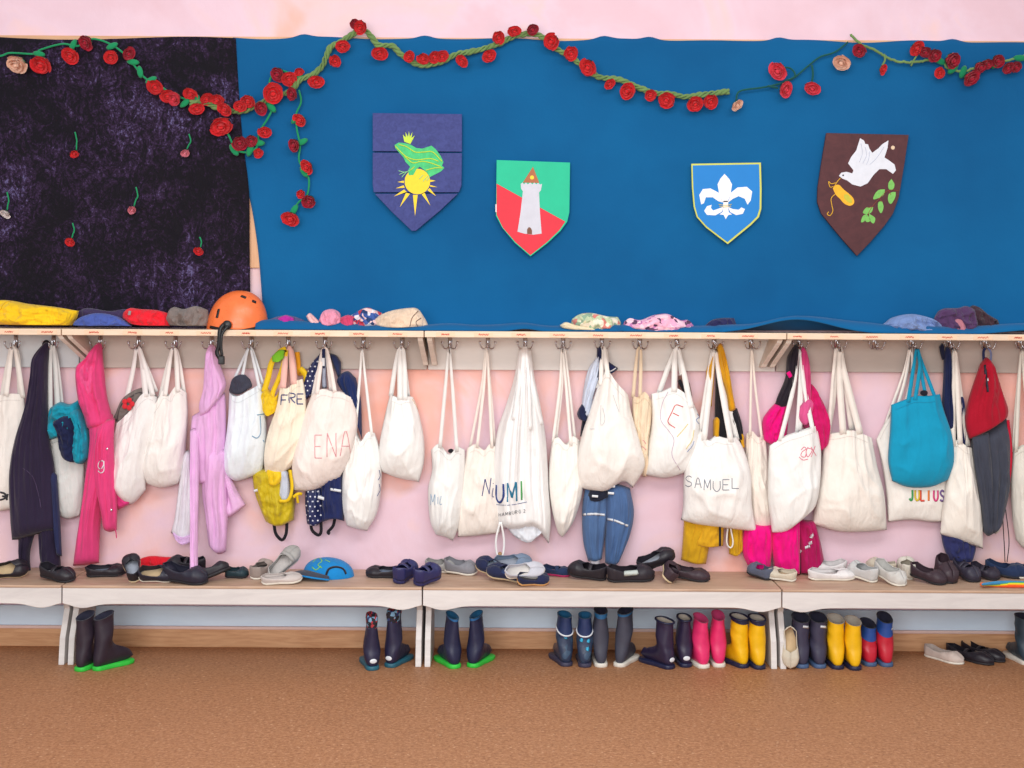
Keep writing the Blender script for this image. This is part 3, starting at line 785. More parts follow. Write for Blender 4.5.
for x, y, s, k in [(19,63,20,'w'),(42,63,19,'r'),(71,54,17,'r'),(87,41,15,'c'),(111,56,13,'r'),(128,53,13,'c'),(154,86,16,'r'),(167,95,13,'r'),(176,97.5,15,'p'),(191,93,13,'r'),(196,108,13,'r'),(206,98,13,'r'),(218,99,14,'r')]:
    add_rose(t, x, y, s, k)
for x, y in [(39,54),(73,45),(112,46),(133,62),(140,72),(151,80),(185,103),(197,101),(214,103)]: leaf_part(t, x, y, 10, BRIGHT)
finish(t)
t = thing('rose_garland', 'thick twisted olive green garland of red roses sweeping over the blue cloth', 'garland', group='rose garlands')
braid(t, [(190,103),(205,103),(222,109),(242,111),(262,103),(280,95),(292,90),(300,80),(312,75),(322,66),(330,48),(340,42),(352,35),(362,29),(372,37),(378,45),(392,46),(400,54),(412,62),(425,65),(440,62),(455,55),(470,52),(485,48),(500,43),(515,36),(530,34),(543,37),(555,48),(572,58),(585,68),(600,77),(620,80),(640,88),(655,93),(670,94),(685,97),(700,95),(715,93),(729,91)], .0066, .0058, OLIVE_FELT, .05)
for x, y, s, k in [(226,108,14,'r'),(249,100,15,'r'),(241,105,12,'r'),(260,107,13,'c'),(272.5,91.5,19,'r'),(293,93,13,'c'),(315,81,15,'r'),(334,60,13,'r'),(343,45,13,'r'),(354,23,10,'c'),(361,26,14,'r'),(379,52,16,'r'),(410.5,55.5,12,'r'),(423.5,57.5,12,'r'),(434,56,12,'r'),(442,55,12,'r'),(463,60,13,'r'),(488,55,13,'r'),(497.5,36.5,14,'r'),(513.7,30,12,'r'),(532,28.5,13,'c'),(552.7,40.5,16,'r'),(570,52,14,'r'),(589,66,17,'r'),(609,83,11,'r'),(629,90,17,'r'),(651,94,12,'r'),(667.5,98.7,16,'r'),(695,102,16,'r'),(710,100,15,'r')]:
    add_rose(t, x, y, s, k, .068)
finish(t)
t = thing('rose_garland', 'rose strand hanging straight down the blue cloth left of the frog shield', 'garland', group='rose garlands')
vine_part(t, [(299,90),(301,102),(296,115),(297,130),(300,145),(299,160),(305,172),(309,180),(307,195),(298,203),(292,215)], .0040, BRIGHT, .045)
for x, y, s, k in [(301,119,13,'r'),(295.4,144.5,13,'c'),(308,166,14,'r'),(309.5,200,14,'c'),(301,193,9,'r'),(291.6,217.4,16,'r')]: add_rose(t, x, y, s, k, .058)
for x, y in [(296,119),(302,142),(304,172),(294,210)]: leaf_part(t, x, y, 10, BRIGHT)
finish(t)
t = thing('rose_garland', 'looped rose strand crossing the edge between velvet and blue cloth', 'garland', group='rose garlands')
vine_part(t, [(222,122),(230,138),(236,150),(250,152),(258,145),(259,133),(268,118),(272,108),(270,95),(270,80),(278,70),(296,76)], .0042, BRIGHT, .046)
for x, y, s, k in [(222,124,21,'r'),(239,141.5,15,'c'),(250.5,140,13,'c'),(258,152,10,'r'),(264,131,13,'r'),(279,73,14,'c'),(288.6,77.6,15,'r'),(299,71,9,'r')]: add_rose(t, x, y, s, k, .06)
for x, y in [(234,150),(250,150),(258,143),(271,107),(297,77)]: leaf_part(t, x, y, 11, BRIGHT)
finish(t)
t = thing('rose_garland', 'dark green vine with pink and cream roses between lily and dove shields', 'garland', group='rose garlands')
vine_part(t, [(736,101),(740,91),(765,87),(790,80),(808,66),(820,57),(835,52),(848,42)], .0036, DKG, .046)
vine_part(t, [(783,82),(795,76),(790,68),(780,68)], .0034, DKG, .05, 'twig', 14)
vine_part(t, [(768,86),(778,88)], .0040, DKG, .05, 'twig', 6)
vine_part(t, [(812,65),(813,74),(812,82)], .0040, DKG, .05, 'twig', 8)
for x, y, s, k in [(736,104.6,11,'w'),(779,70,18,'p'),(784,88.8,15,'p'),(812,87,15,'p'),(842,61.5,18,'w')]: add_rose(t, x, y, s, k, .06)
finish(t)
t = thing('rose_garland', 'olive garland of crimson roses at the top right above the dove shield', 'garland', group='rose garlands')
vine_part(t, [(851,34),(856,40),(862,45),(875,50),(888,58),(900,62),(915,62),(928,60),(940,62),(950,69),(965,71),(980,66),(995,62),(1010,60),(1024,56),(1045,50)], .0052, OLIVE_FELT, .048, wav=.006)
vine_part(t, [(884,54),(885,60),(882,66)], .0042, OLIVE_FELT, .05, 'twig', 8)
vine_part(t, [(919,52),(914,60),(911,66)], .0036, OLIVE_FELT, .05, 'twig', 8)
for x, y, s, k in [(860,50.4,13,'c'),(882,69,9,'r'),(916,46.9,14,'r'),(925,51,13,'c'),(934,54,14,'c'),(950.5,59.5,17,'c'),(940,72,11,'r'),(969.5,77,16,'c'),(979,66,13,'c'),(987,63,12,'c'),(997,59.5,13,'c'),(1008,67,12,'c'),(1015,66,12,'c')]: add_rose(t, x, y, s, k, .062)
for x, y in [(940,61),(953,69),(963,72),(996,63),(1020,58)]: leaf_part(t, x, y, 11, GREEN_FELT)
finish(t)
BUD_LAB = {0: 'tiny red crochet rosebud, upper left of the six on the velvet', 1: 'tiny pink rosebud high on the right half of the velvet cloth', 2: 'tiny white crochet flower at the left edge of the velvet', 3: 'tiny pink rosebud in the middle of the velvet cloth', 4: 'tiny dark red rosebud, lower left on the velvet above the yellow jacket', 5: 'tiny red rosebud above the orange helmet on the velvet'}
for i, (a, b, c, e, k) in enumerate([(76,132,75,153,'r'),(190,134,185.5,152,'k'),(8,192,5.7,213,'o'),(137,187,132.6,209,'k'),(73.5,223,70.5,241,'r'),(200.6,237,199,250,'r')]):
    t = thing('hanging_rosebud', BUD_LAB[i], 'crochet flower', group='rosebuds pinned on the velvet')
    vine_part(t, [(a-1, b), (a+.8, (b+e)/2-2), ((a+c)/2+1, (b+e)/2+2), (c+1.5, e-3)], .0030, BRIGHT, .038, 'stem', 12)
    add_rose(t, c, e, 9, k, .046, -1.57, 'blossom')
    finish(t)
# ---------------------------------------------------------------- hanging bags
def on_surface(o, px, py, fallback):
    bvh = world_bvh(o); a = Vector((0, -DIST, CAM_Z)); b = P(px, py, 0.0)
    h = bvh.ray_cast(a, (b-a).normalized())[0]
    return h if h is not None else P(px, py, fallback)
def strap_part(t, pts, width=.021, mat=None, name='handle', hook_d=.064, dm=.05, body=None, front=True, n=26, taper=True):
    """pts: photo pixels from one end over the hook to the other; rests on the body where it starts and ends"""
    W = []
    ytop = min(p[1] for p in pts)
    ylow = [pts[0][1], pts[-1][1]]
    itop = min(range(len(pts)), key=lambda i: pts[i][1])
    for i, p in enumerate(pts):
        yl = pts[0][1] if i <= itop else pts[-1][1]
        f = (p[1]-ytop)/max(1, yl-ytop)
        if i in (0, len(pts)-1) and body is not None and front:
            h = on_surface(body, p[0], p[1], dm); W.append(h + Vector((0, -.002, 0))); continue
        dd = hook_d*(1-f) + (dm + (.012 if front else -.006))*f
        W.append(P(p[0], p[1], dd))
    wf = (lambda s: width*(0.62+0.38*min(1, abs(s-itop/max(1, len(pts)-1))*4))) if taper else width
    V, Fc = strap_geo(W, wf, .003, n)
    return mesh_obj(name, V, Fc, mat, t)
def bag(label, hx, top, left, right, bottom, front_handle, back_handle, color=(232, 226, 216), dm=.052, T=.075, fold=.007, seed=1, width=.021, group='cloth bags on the hooks', hcol=None, cresh=.45, freq=(3.4, 0.8), Tb=.02):
    T *= .82
    mat = fabric(*color, creases=cresh, var=.05); hm = fabric(*(hcol or color), creases=.2, var=.05)
    t = thing('cloth_bag', label, 'bag', group=group)
    body = patch('bag_body', top, left, right, bottom, dm, T, mat, t, Tb=Tb, style='bag', fold=fold, seed=seed, nu=44, nv=48, freq=freq)
    # stitched hem line below the mouth
    hem = [(q.x, q.y+6.5) for q in cat(top, 10)][1:-1]
    strokes_on('mouth_hem', body, [hem], .0016, fabric(*[int(c*.90) for c in color], creases=.1), t, off=.0010)
    if front_handle: strap_part(t, front_handle, width, hm, 'handle', dm=dm, body=body, front=True)
    if back_handle: strap_part(t, back_handle, width*.9, hm, 'handle', hook_d=.058, dm=dm, body=body, front=False)
    return t, body
INK_B = paint(50, 66, 130, .8, .05, 80, 0); INK_G = paint(128, 134, 148, .8, .05, 80, 0); INK_R = paint(214, 84, 92, .8, .05, 80, 0)
INK_LB = paint(120, 160, 190, .8, .05, 80, 0); INK_P = paint(226, 150, 160, .8, .05, 80, 0)
def loop_over(a, hx, b, hy=347): return [a, (hx-1.5, hy+4), (hx, hy), (hx+1.5, hy+4), b]

NAT = (240, 234, 228); WHI = (243, 243, 241); CRM = (241, 232, 222); OFF = (232, 228, 222)
t, b = bag('cream cloth bag cut off by the left edge of the photo', 13, [(-16,400),(4,394),(24,394)], [(-22,440),(-22,490)], [(27,430),(25,470),(22,500)], [(-18,508),(0,511),(17,508)], [(6,396),(11,353),(13,347),(16,353),(23,398)], [(2,397),(10,352),(12,347),(18,355),(20,396)], NAT, .046, .055, seed=3)
strokes_on('printed_mark', b, [[(0,492),(5,494),(7,500)], [(0,500),(5,498),(8,494)], [(2,496),(8,497)]], .008, paint(50,50,56,.8,.05,50,0), t); finish(t)
t, b = bag('long grey-white cloth bag hanging behind the teal and navy jacket', 51, [(46,440),(60,434),(80,428)], [(47,465),(52,495)], [(84,450),(84,480),(82,505)], [(57,515),(68,519),(79,516)], [(50,446),(50,380),(51,347),(54,352),(60,440)], [(46,442),(49,352),(51,347),(55,352),(61,400),(63,436)], (216, 218, 216), .040, .036, seed=4, fold=.004)
finish(t)
t, b = bag('plump pale grey-beige bag with a grey sandal poking out of its mouth', 137, [(116,424),(130,412),(145,393),(158,397)], [(112,445),(110,468),(111,485)], [(157,420),(149,450),(146,482)], [(120,498),(132,504),(146,490)], [(146,397),(142,362),(138,347),(141,353),(153,396)], [(122,420),(133,370),(136,350),(138,347),(142,356),(156,392)], (236, 233, 232), .058, .085, seed=5)
finish(t)
t, b = bag('cream cloth bag left of the lilac hoodie, mouth pulled into two peaks', 174, [(151,412),(160,398),(165,390),(170,396),(177,386),(187,393)], [(147,440),(143,465)], [(188,415),(186,445),(183,470)], [(147,484),(162,488),(178,484)], [(165,396),(171,354),(174,347),(176,354),(178,392)], [(160,398),(170,356),(174,347),(178,356),(184,392)], (241, 237, 233), .054, .08, seed=6, width=.018)
finish(t)
t, b = bag('cool white bag with a grey beret in its mouth and a blue letter J', 250, [(229,392),(238,396),(250,390),(262,383)], [(228,420),(225,445),(221,465)], [(265,405),(267,435),(265,460)], [(226,475),(238,481),(262,473)], [(239,394),(247,353),(250,347),(252,354),(260,390)], [(234,380),(246,353),(250,347),(254,354),(263,384)], (228, 236, 242), .052, .08, seed=7, width=.012)
strokes_on('letter', b, [[(260,416),(260.5,432),(257,438),(252,436)], [(257,415),(264,414)], [(263,440),(264,442)]], .0040, INK_LB, t); finish(t)
t, b = bag('cream bag lettered FRE in dark blue above the yellow rain trousers', 287, [(280,386),(288,388),(296,381),(303,379)], [(276,408),(268,432),(264,455)], [(306,398),(306,425),(300,450)], [(265,473),(278,476),(292,467)], [(283,388),(286,353),(288,347),(291,353),(294,384)], [(281,390),(285,353),(287,347),(292,353),(295,382)], (244, 232, 212), .074, .07, seed=8, hcol=(240, 190, 180), width=.024)
strokes_on('lettering', b, glyph('F', 281, 395, 287, 405, .5) + glyph('R', 289, 393, 295, 403, .3) + glyph('E', 297, 394, 303, 404, .3), .0045, INK_B, t); finish(t)
t, b = bag('wide pinkish cream bag lettered ENA in faint red', 324, [(311,396),(322,389),(332,391),(342,392),(353,398)], [(304,415),(297,440),(292,465)], [(358,420),(355,440),(348,462)], [(294,491),(315,490),(340,477)], [(317,394),(322,355),(325,347),(328,354),(335,392)], [(313,396),(321,356),(324,347),(327,356),(331,390)], (243, 232, 226), .080, .095, seed=9, width=.016)
strokes_on('lettering', b, glyph('E', 315, 435, 322, 458) + glyph('N', 327, 433, 336, 457) + glyph('A', 340, 430, 351, 456), .0030, INK_P, t); finish(t)
t, b = bag('slim long white bag on thin cords left of the empty pink wall', 362.5, [(348,437),(356,432),(361,441),(368,432),(375,433)], [(344,460),(342,485),(343,510)], [(380,450),(382,475),(378,510)], [(347,526),(357,529),(367,531)], [(355,436),(360,375),(362,347),(365,375),(372,436)], None, WHI, .054, .08, seed=10, width=.011)
strokes_on('printed_mark', b, [[(379,470),(380,476),(378,480)], [(379,484),(380,490),(377,496)]], .003, INK_B, t); finish(t)
t, b = bag('short white bag hanging higher than its neighbours, bottom corner low right', 401.5, [(390,394),(400,398),(406,396),(413,397)], [(385,415),(380,440),(379,458)], [(418,410),(424,438),(424,462)], [(382,472),(398,478),(419,482)], [(400,400),(400,356),(402,347),(404,356),(405,400)], [(391,396),(397,356),(401,347),(403,356),(408,396)], (243, 243, 241), .056, .09, seed=11, width=.020)
strokes_on('seam', b, [[(412,399),(418,410),(422,425)]], .0035, paint(226, 196, 160, .8, .05, 60, 0), t); finish(t)
t, b = bag('white bag with a notched mouth and faint blue writing on its left side', 449.5, [(431,450),(439,444),(449,454),(457,447),(465,450)], [(432,470),(428,490),(430,520)], [(465,470),(463,500),(459,525)], [(436,535),(445,537),(453,541)], [(440,448),(446,380),(449,347),(452,380),(457,452)], None, (236, 236, 234), .052, .08, seed=12, width=.014)
strokes_on('lettering', b, [[(431,505),(431,494)], [(431,494),(433,502),(435,494),(435,505)], [(438,497),(438,504)], [(441,496),(440,504),(442,504)]], .0024, INK_LB, t)
V, Fc = ball_geo(P(451, 451, .070), .010, 12, 8, (1.2, .8, .9)); mesh_obj('dark_contents', V, Fc, fabric(26, 26, 34), t); finish(t)
t, b = bag('cream bag with blue handwriting, partly behind the big white printed bag', 487.5, [(467,448),(476,444),(484,450),(490,444),(498,448)], [(463,475),(459,500),(457,520)], [(501,475),(502,500),(501,520)], [(458,537),(475,536),(500,533)], [(477,448),(484,385),(487,347),(489,385),(492,448)], [(470,448),(482,385),(486,347),(490,385),(495,446)], (242, 234, 226), .046, .062, seed=13, width=.012)
strokes_on('lettering', b, [[(482,496),(485,479)], [(485,479),(489,494)], [(489,494),(491,478)], [(493,488),(492,496),(494,497)], [(493,483),(493,484)]], .0036, INK_B, t); finish(t)
# the big printed bag with its gathered top
t = thing('cloth_bag', 'big white cloth bag lettered UMI in blue and green, gathered under its hook', 'bag', group='cloth bags on the hooks')
wm = fabric(244, 244, 244, creases=.4, var=.03)
b = patch('bag_body', [(519,349),(525,347),(531,349)], [(514,378),(506,405),(498,428),(494,455),(493,490)], [(534,375),(541,408),(546,440),(549,490),(551,520)], [(498,526),(515,530),(535,528),(549,544)], (.066,.05), .085, wm, t, Tb=.02, fold=.012, seed=14, nu=60, nv=64, freq=(7, .8))
for q in ([(514,420),(520,380),(525,347)], [(541,425),(532,385),(526,347)], [(530,430),(528,390),(525,347)]):
    W = [on_surface(b, x, y, .08) + Vector((0, -.004, 0)) for x, y in q]; W[-1] = P(525, 347, .078)
    V, Fc = strap_geo(W, .017, .003, 20); mesh_obj('handle', V, Fc, wm, t)
b2 = patch('lining_bag', [(508,518),(530,520),(545,518)], [(508,528)], [(547,528)], [(514,536),(528,541),(538,536)], .05, .05, fabric(226, 230, 238, creases=.5), t, style='lump', fold=.006, seed=15)
strokes_on('letter_u', b, glyph('U', 496.5, 485, 503.5, 503, rise=-1), .010, paint(40, 66, 140, .8, .05, 60, 0), t)
strokes_on('letter_m', b, glyph('M', 507.5, 483, 516.5, 502, rise=-1), .0085, paint(36, 124, 160, .8, .05, 60, 0), t)
strokes_on('letter_i', b, glyph('I', 519, 481, 524, 500), .0095, paint(70, 150, 80, .8, .05, 60, 0), t)
strokes_on('printed_rule', b, [[(495,504.5),(510,505),(527,502)]], .0022, INK_B, t)
sm = []
for k, ch in enumerate('HAMBURG2'):
    x0 = 499 + k*3.3 + (1.2 if ch == '2' else 0); y0 = 513.2 - k*.55
    sm += glyph(ch, x0, y0, x0+2.0, y0+3.2)
strokes_on('small_print', b, sm, .0016, paint(60, 60, 70, .8, .05, 60, 0), t)
V, Fc = tube_geo([P(500, 522, .10), P(496, 540, .09), P(497, 554, .085), P(500, 557, .085), P(503, 554, .085), P(504, 540, .09), P(501, 522, .10)], .0042, 30, 8)
c = mesh_obj('cord_loop', V, Fc, wm, t)
V, Fc = ball_geo(P(500, 554, .085), .0085, 12, 8); mesh_obj('wooden_bead', V, Fc, paint(170, 130, 90, .5), c)
finish(t)
t, b = bag('narrow cream bag ending in a point, right of the big printed bag', 563, [(552,440),(558,437),(566,444),(573,436),(580,441)], [(549,465),(549,490),(553,515)], [(582,465),(583,490),(575,518)], [(558,533),(562,537),(566,533)], [(553,442),(560,385),(562,347),(566,385),(571,446)], [(556,440),(562,385),(564,347),(569,385),(575,440)], (244, 240, 234), .050, .08, seed=16, width=.012)
finish(t)
t, b = bag('bulging cream-white bag above the denim trousers', 602, [(597,388),(602,377),(607,370),(616,382),(628,395)], [(590,410),(581,438),(577,465)], [(632,415),(641,445),(645,466)], [(580,488),(603,492),(622,482),(633,488)], [(601,385),(602,352),(604,347),(605,354),(608,378)], [(597,388),(600,354),(603,347),(606,354),(607,372)], (244, 240, 235), .074, .105, seed=17, width=.018)
strokes_on('faint_lettering', b, [[(601,405),(601,425),(605,420),(603,408)], [(613,395),(619,412)], [(590,429),(595,429)]], .0024, paint(196, 198, 202, .8, .05, 60, 0), t); finish(t)
t, b = bag('small cream bag squeezed between the bulging bag and the E bag', 640, [(632,395),(638,397),(645,392),(653,404)], [(633,425),(637,450)], [(651,425),(648,450),(649,465)], [(641,475),(645,477),(648,475)], [(633,397),(637,354),(639,347),(641,354),(640,397)], None, (236, 216, 188), .044, .05, seed=18, width=.014)
strokes_on('printed_mark', b, [[(643,440),(646,444)], [(642,446),(646,450)]], .003, INK_P, t); finish(t)
t, b = bag('white bag with a red letter E on a drawn head outline', 677.5, [(651,394),(663,391),(673,387),(683,392),(693,402)], [(652,420),(648,447)], [(700,420),(699,440),(694,460)], [(645,475),(665,478),(688,472)], [(674,392),(675,355),(677,347),(680,355),(691,408)], [(659,393),(672,357),(677,347),(679,357),(686,396)], (242, 242, 240), .058, .09, seed=19, width=.022)
strokes_on('letter_e', b, [[(683,407),(676,405),(672,412),(668,422),(675,428)], [(673,413),(679,416)]], .0035, INK_R, t)
strokes_on('drawn_line', b, [[(668,384+8),(662,405),(661,420),(668,430),(674,440),(672,455),(680,470)]], .0022, paint(190, 166, 190, .8, .05, 60, 0), t)
strokes_on('drawn_line', b, [[(677,437),(683,430),(688,424)], [(686,449),(692,440),(694,430)]], .003, paint(226, 206, 130, .8, .05, 60, 0), t)
strokes_on('drawn_line', b, [[(687,452),(692,446),(694,441)], [(697,414),(699,417),(696,420),(699,424)]], .003, paint(130, 150, 190, .8, .05, 60, 0), t); finish(t)
t, b = bag('cream-white bag lettered SAMUEL in grey capitals', 715, [(700,430),(708,440),(716,436),(726,438),(737,437)], [(691,450),(684,475),(683,505)], [(744,450),(751,475),(752,505)], [(681,520),(700,525),(725,528),(757,532)], [(704,440),(711,375),(715,347),(719,375),(731,442)], [(700,434),(709,375),(714,347),(721,375),(737,440)], (243, 241, 238), .082, .10, seed=20, width=.022)
tx = 685.5
ls = []
for k, (ch, y0) in enumerate(zip('SAMUEL', (476, 477.5, 479.5, 481, 479.5, 478))): ls += glyph(ch, tx+k*9.3, y0, tx+k*9.3+6.6, y0+10.5)
strokes_on('lettering', b, ls, .0030, INK_G, t)
finish(t)
t, b = bag('narrow cream bag on thin cords between the SAMUEL bag and magenta jacket', 752, [(746,434),(752,431),(758,437),(765,433)], [(745,460),(748,500)], [(768,460),(771,490),(773,515)], [(752,529),(762,530),(772,528)], [(750,436),(751,385),(752,347),(755,385),(762,440)], None, (241, 232, 222), .042, .05, seed=21, width=.010)
finish(t)
t, b = bag('white bag with curly pink-red writing in front of the magenta jacket', 800, [(769,446),(785,436),(800,431),(817,425)], [(768,470),(768,500)], [(821,450),(820,480),(815,505)], [(772,533),(786,531),(803,516)], [(780,441),(794,385),(799,347),(804,385),(813,432)], [(797,432),(800,385),(801,347),(802,385),(800,430)], (240, 240, 238), .094, .085, seed=22, width=.017, Tb=.012)
strokes_on('curly_lettering', b, [[(801,450),(804,447),(806,449),(802,452),(801,456),(805,457),(806,454)], [(808,447),(806,452),(808,457),(812,450),(808,448)], [(811,457),(815,446)], [(811,447),(816,456)], [(799,457),(803,460),(808,459)]], .0026, paint(226, 96, 130, .8, .05, 60, 0), t); finish(t)
t, b = bag('large plain cream bag right of the magenta jacket', 838, [(824,434),(840,432),(852,430),(872,438)], [(821,465),(816,495)], [(877,465),(884,495)], [(812,524),(835,531),(860,532),(887,530)], [(843,434),(840,385),(840,347),(845,375),(860,434)], [(827,436),(835,385),(838,347),(843,365),(852,430)], (240, 234, 226), .056, .095, seed=23, width=.026, fold=.009)
V, Fc = strap_geo([P(836, 349, .066), P(832, 390, .066), P(829, 434, .07)], .014, .003, 14); mesh_obj('handle', V, Fc, fabric(240, 234, 226), t)
finish(t)
t, b = bag('cream bag lettered JULIUS in rainbow colours below the turquoise bag', 911, [(876,440),(893,412),(915,410),(940,415)], [(881,460),(886,490)], [(948,445),(948,475),(947,500)], [(888,522),(910,520),(930,522),(944,522)], [(893,420),(905,380),(911,347),(912,380),(905,425)], [(885,425),(903,375),(910,347),(912,375),(900,420)], (240, 236, 230), .040, .040, seed=24, width=.012, fold=.004)
cols = [(60, 160, 90), (226, 196, 60), (230, 80, 60), (236, 130, 60), (220, 60, 130), (120, 90, 150)]
for k, (ch, c) in enumerate(zip('JULIUS', cols)):
    x0 = 909 + k*6.2 - (.8 if ch == 'L' else 0) - (.9 if ch == 'I' else 0); strokes_on('letter_'+ch.lower(), b, glyph(ch, x0, 490+k*.1, x0+3.9, 500.5+k*.1), .0078, paint(*c, .7, .05, 60, 0), t)
finish(t)
t, b = bag('turquoise blue cloth bag, the only coloured one in the row', 914, [(891,405),(904,400),(915,396),(928,396),(940,394)], [(890,430),(888,460)], [(944,410),(952,435),(954,460)], [(892,481),(908,487),(930,487),(948,480)], [(908,402),(914,365),(917,347),(920,365),(915,400)], [(926,398),(920,365),(917,347),(923,365),(936,400)], (10, 150, 190), .088, .060, seed=25, width=.015, Tb=.010, fold=.006, cresh=.3)
V, Fc = ball_geo(P(924, 393, .105), .013, 12, 8, (1.2, .8, .9)); mesh_obj('dark_contents', V, Fc, fabric(26, 26, 40), t)
finish(t)
t, b = bag('cream bag between the turquoise bag and the red and grey jacket', 952, [(951,442),(958,440),(965,446),(972,448)], [(948,470),(943,505)], [(976,480),(981,515)], [(940,534),(960,541),(983,549)], [(953,446),(953,385),(954,347),(957,375),(960,444)], [(960,442),(956,385),(955,347),(960,390),(968,446)], (240, 234, 225), .072, .07, seed=26, width=.020)
finish(t)
t, b = bag('pale cream bag cut off by the right edge of the photo', 1022, [(1013,452),(1024,445),(1045,448)], [(1011,480),(1012,515)], [(1058,480),(1058,520)], [(1016,540),(1026,549),(1052,546)], [(1016,452),(1019,385),(1022,347),(1025,385),(1034,448)], [(1013,452),(1018,385),(1022,347),(1027,385),(1042,448)], (226, 222, 212), .052, .07, seed=27, width=.014)
finish(t)
# ---------------------------------------------------------------- hanging clothes
def piece(t, name, top, left, right, bottom, dm, T, col, seed=1, fold=.006, **kw):
    mat = fabric(*col, creases=.4, var=.07) if isinstance(col, tuple) else col
    kw.setdefault('nu', 26); kw.setdefault('nv', 34)
    return patch(name, top, left, right, bottom, dm, T, mat, t, fold=fold, seed=seed, **kw)
def band(t, name, pts, width, d, mat, n=22, th=.003):
    """a flat strap through photo pixels (x, y[, d])"""
    W = [P(p[0], p[1], p[2] if len(p) > 2 else d) for p in pts]
    V, Fc = strap_geo(W, width, th, n); return mesh_obj(name, V, Fc, mat, t)
def cord(t, name, pts, r, d, mat, n=24):
    W = [P(p[0], p[1], p[2] if len(p) > 2 else d) for p in pts]
    V, Fc = tube_geo(W, r, n, 7); return mesh_obj(name, V, Fc, mat, t)
NAVY = fabric(30, 40, 84, creases=.5); BLACKF = fabric(26, 24, 32, creases=.4); REFL = paint(222, 226, 232, .3, .03, 40, 0)

# black-violet coat with leggings below
t = thing('hanging_coat', 'long black-violet garment with leggings hanging down to the bench at far left', 'clothing', group='clothes hanging from the hooks')
DV = (42, 32, 58)
piece(t, 'coat_body', [(45,342),(48,341),(50,343)], [(33,358),(31,378),(26,405),(15,440),(9,475),(10,515)], [(48,375),(48,410),(50,440),(55,470),(57,510)], [(12,540),(22,539),(38,534),(58,530)], (.062,.085), .050, DV, 31, .008, nu=36, nv=50)
piece(t, 'trouser_leg', [(18,525),(30,524),(40,522)], [(19,550)], [(33,540),(30,556)], [(20,572),(26,573),(31,571)], .06, .03, (36, 26, 50), 32, .004)
piece(t, 'trouser_leg', [(38,520),(48,518),(58,515)], [(39,545),(41,562)], [(59,535),(60,552)], [(46,571),(54,569),(61,566)], .06, .035, (38, 28, 54), 33, .004)
sb = piece(t, 'side_panel', [(50,470),(54,472),(57,475)], [(52,510)], [(60,515)], [(57,555),(60,556),(62,556)], .085, .02, (40, 46, 84), 34, .003)
strokes_on('seam', kids(t)[0], [[(23,468),(32,476),(38,492),(41,508)]], .0025, paint(88, 72, 104, .9, .05, 60, 0), t)
band(t, 'hanging_loop', [(43,345,.064),(46,341,.068),(50,344,.066)], .010, .06, BLACKF)
finish(t)
# teal and navy jacket stuffed
t = thing('rain_jacket', 'bundled teal and navy rain jacket between black garment and pink hoodie', 'clothing', group='clothes hanging from the hooks')
TEAL = (18, 150, 176)
piece(t, 'hood', [(50,408),(60,402),(70,404),(80,399)], [(48,420),(48,432)], [(82,412),(84,424)], [(50,440),(62,436),(74,432),(84,432)], .062, .05, TEAL, 35, .012, crumple=.006)
piece(t, 'jacket_body', [(52,420),(64,414),(76,410)], [(58,434),(60,448)], [(84,424),(88,444)], [(64,456),(74,462),(84,462)], .058, .06, (26, 32, 70), 36, .010, crumple=.006)
piece(t, 'sleeve', [(70,410),(77,408),(82,412)], [(76,428),(74,448)], [(88,428),(90,448)], [(74,460),(82,464),(89,458)], .075, .055, TEAL, 37, .010, crumple=.005)
finish(t)
# hot pink hoodie
t = thing('hooded_sweatshirt', 'hot pink hoodie with a white letter G on its front', 'clothing', group='clothes hanging from the hooks')
PK = (222, 66, 126)
piece(t, 'hood', [(96,345),(99,342),(102,345)], [(88,358),(77,366),(76,382),(79,400),(85,418)], [(104,368),(107,395),(112,416)], [(88,430),(100,428),(112,426)], (.064,.085), .055, PK, 41, .010, crumple=.004)
hf = piece(t, 'hood_fold', [(79,366),(88,362),(96,366)], [(78,378)], [(97,388)], [(84,398),(90,396),(95,392)], (.10,.10), .030, (228, 84, 142), 42, .006)
bd = piece(t, 'sweatshirt_body', [(87,418),(100,414),(113,414)], [(90,440),(86,475),(80,520)], [(113,440),(108,475),(101,520)], [(73,566),(86,565),(99,563)], (.08,.07), .050, PK, 43, .008, nv=44)
sl = piece(t, 'sleeve', [(98,425),(106,420),(115,418)], [(94,455),(96,485),(101,510)], [(114,440),(115,470),(117,500)], [(104,530),(110,532),(117,530)], (.115,.10), .040, PK, 44, .007)
piece(t, 'sleeve', [(104,470),(110,470),(116,472)], [(110,495)], [(124,490)], [(118,510),(128,505),(137,499)], .065, .03, (216, 56, 128), 45, .004)
strokes_on('letter_g', sl, [[(104,465),(103,461),(99,462),(98,467),(101,469),(104,464)], [(104,461),(104,470),(101,473),(98,471)]], .0055, REFL, sl)
for x, y in ((107, 449), (111, 510)):
    V, Fc = ball_geo(on_surface(sl, x, y, .12), .006, 10, 6, (1, .5, 1)); mesh_obj('snap_button', V, Fc, CHROME, sl)
cord(t, 'drawstring', [(115,528,.11),(116,533,.105),(116.5,538,.1)], .0022, .1, fabric(*PK))
finish(t)
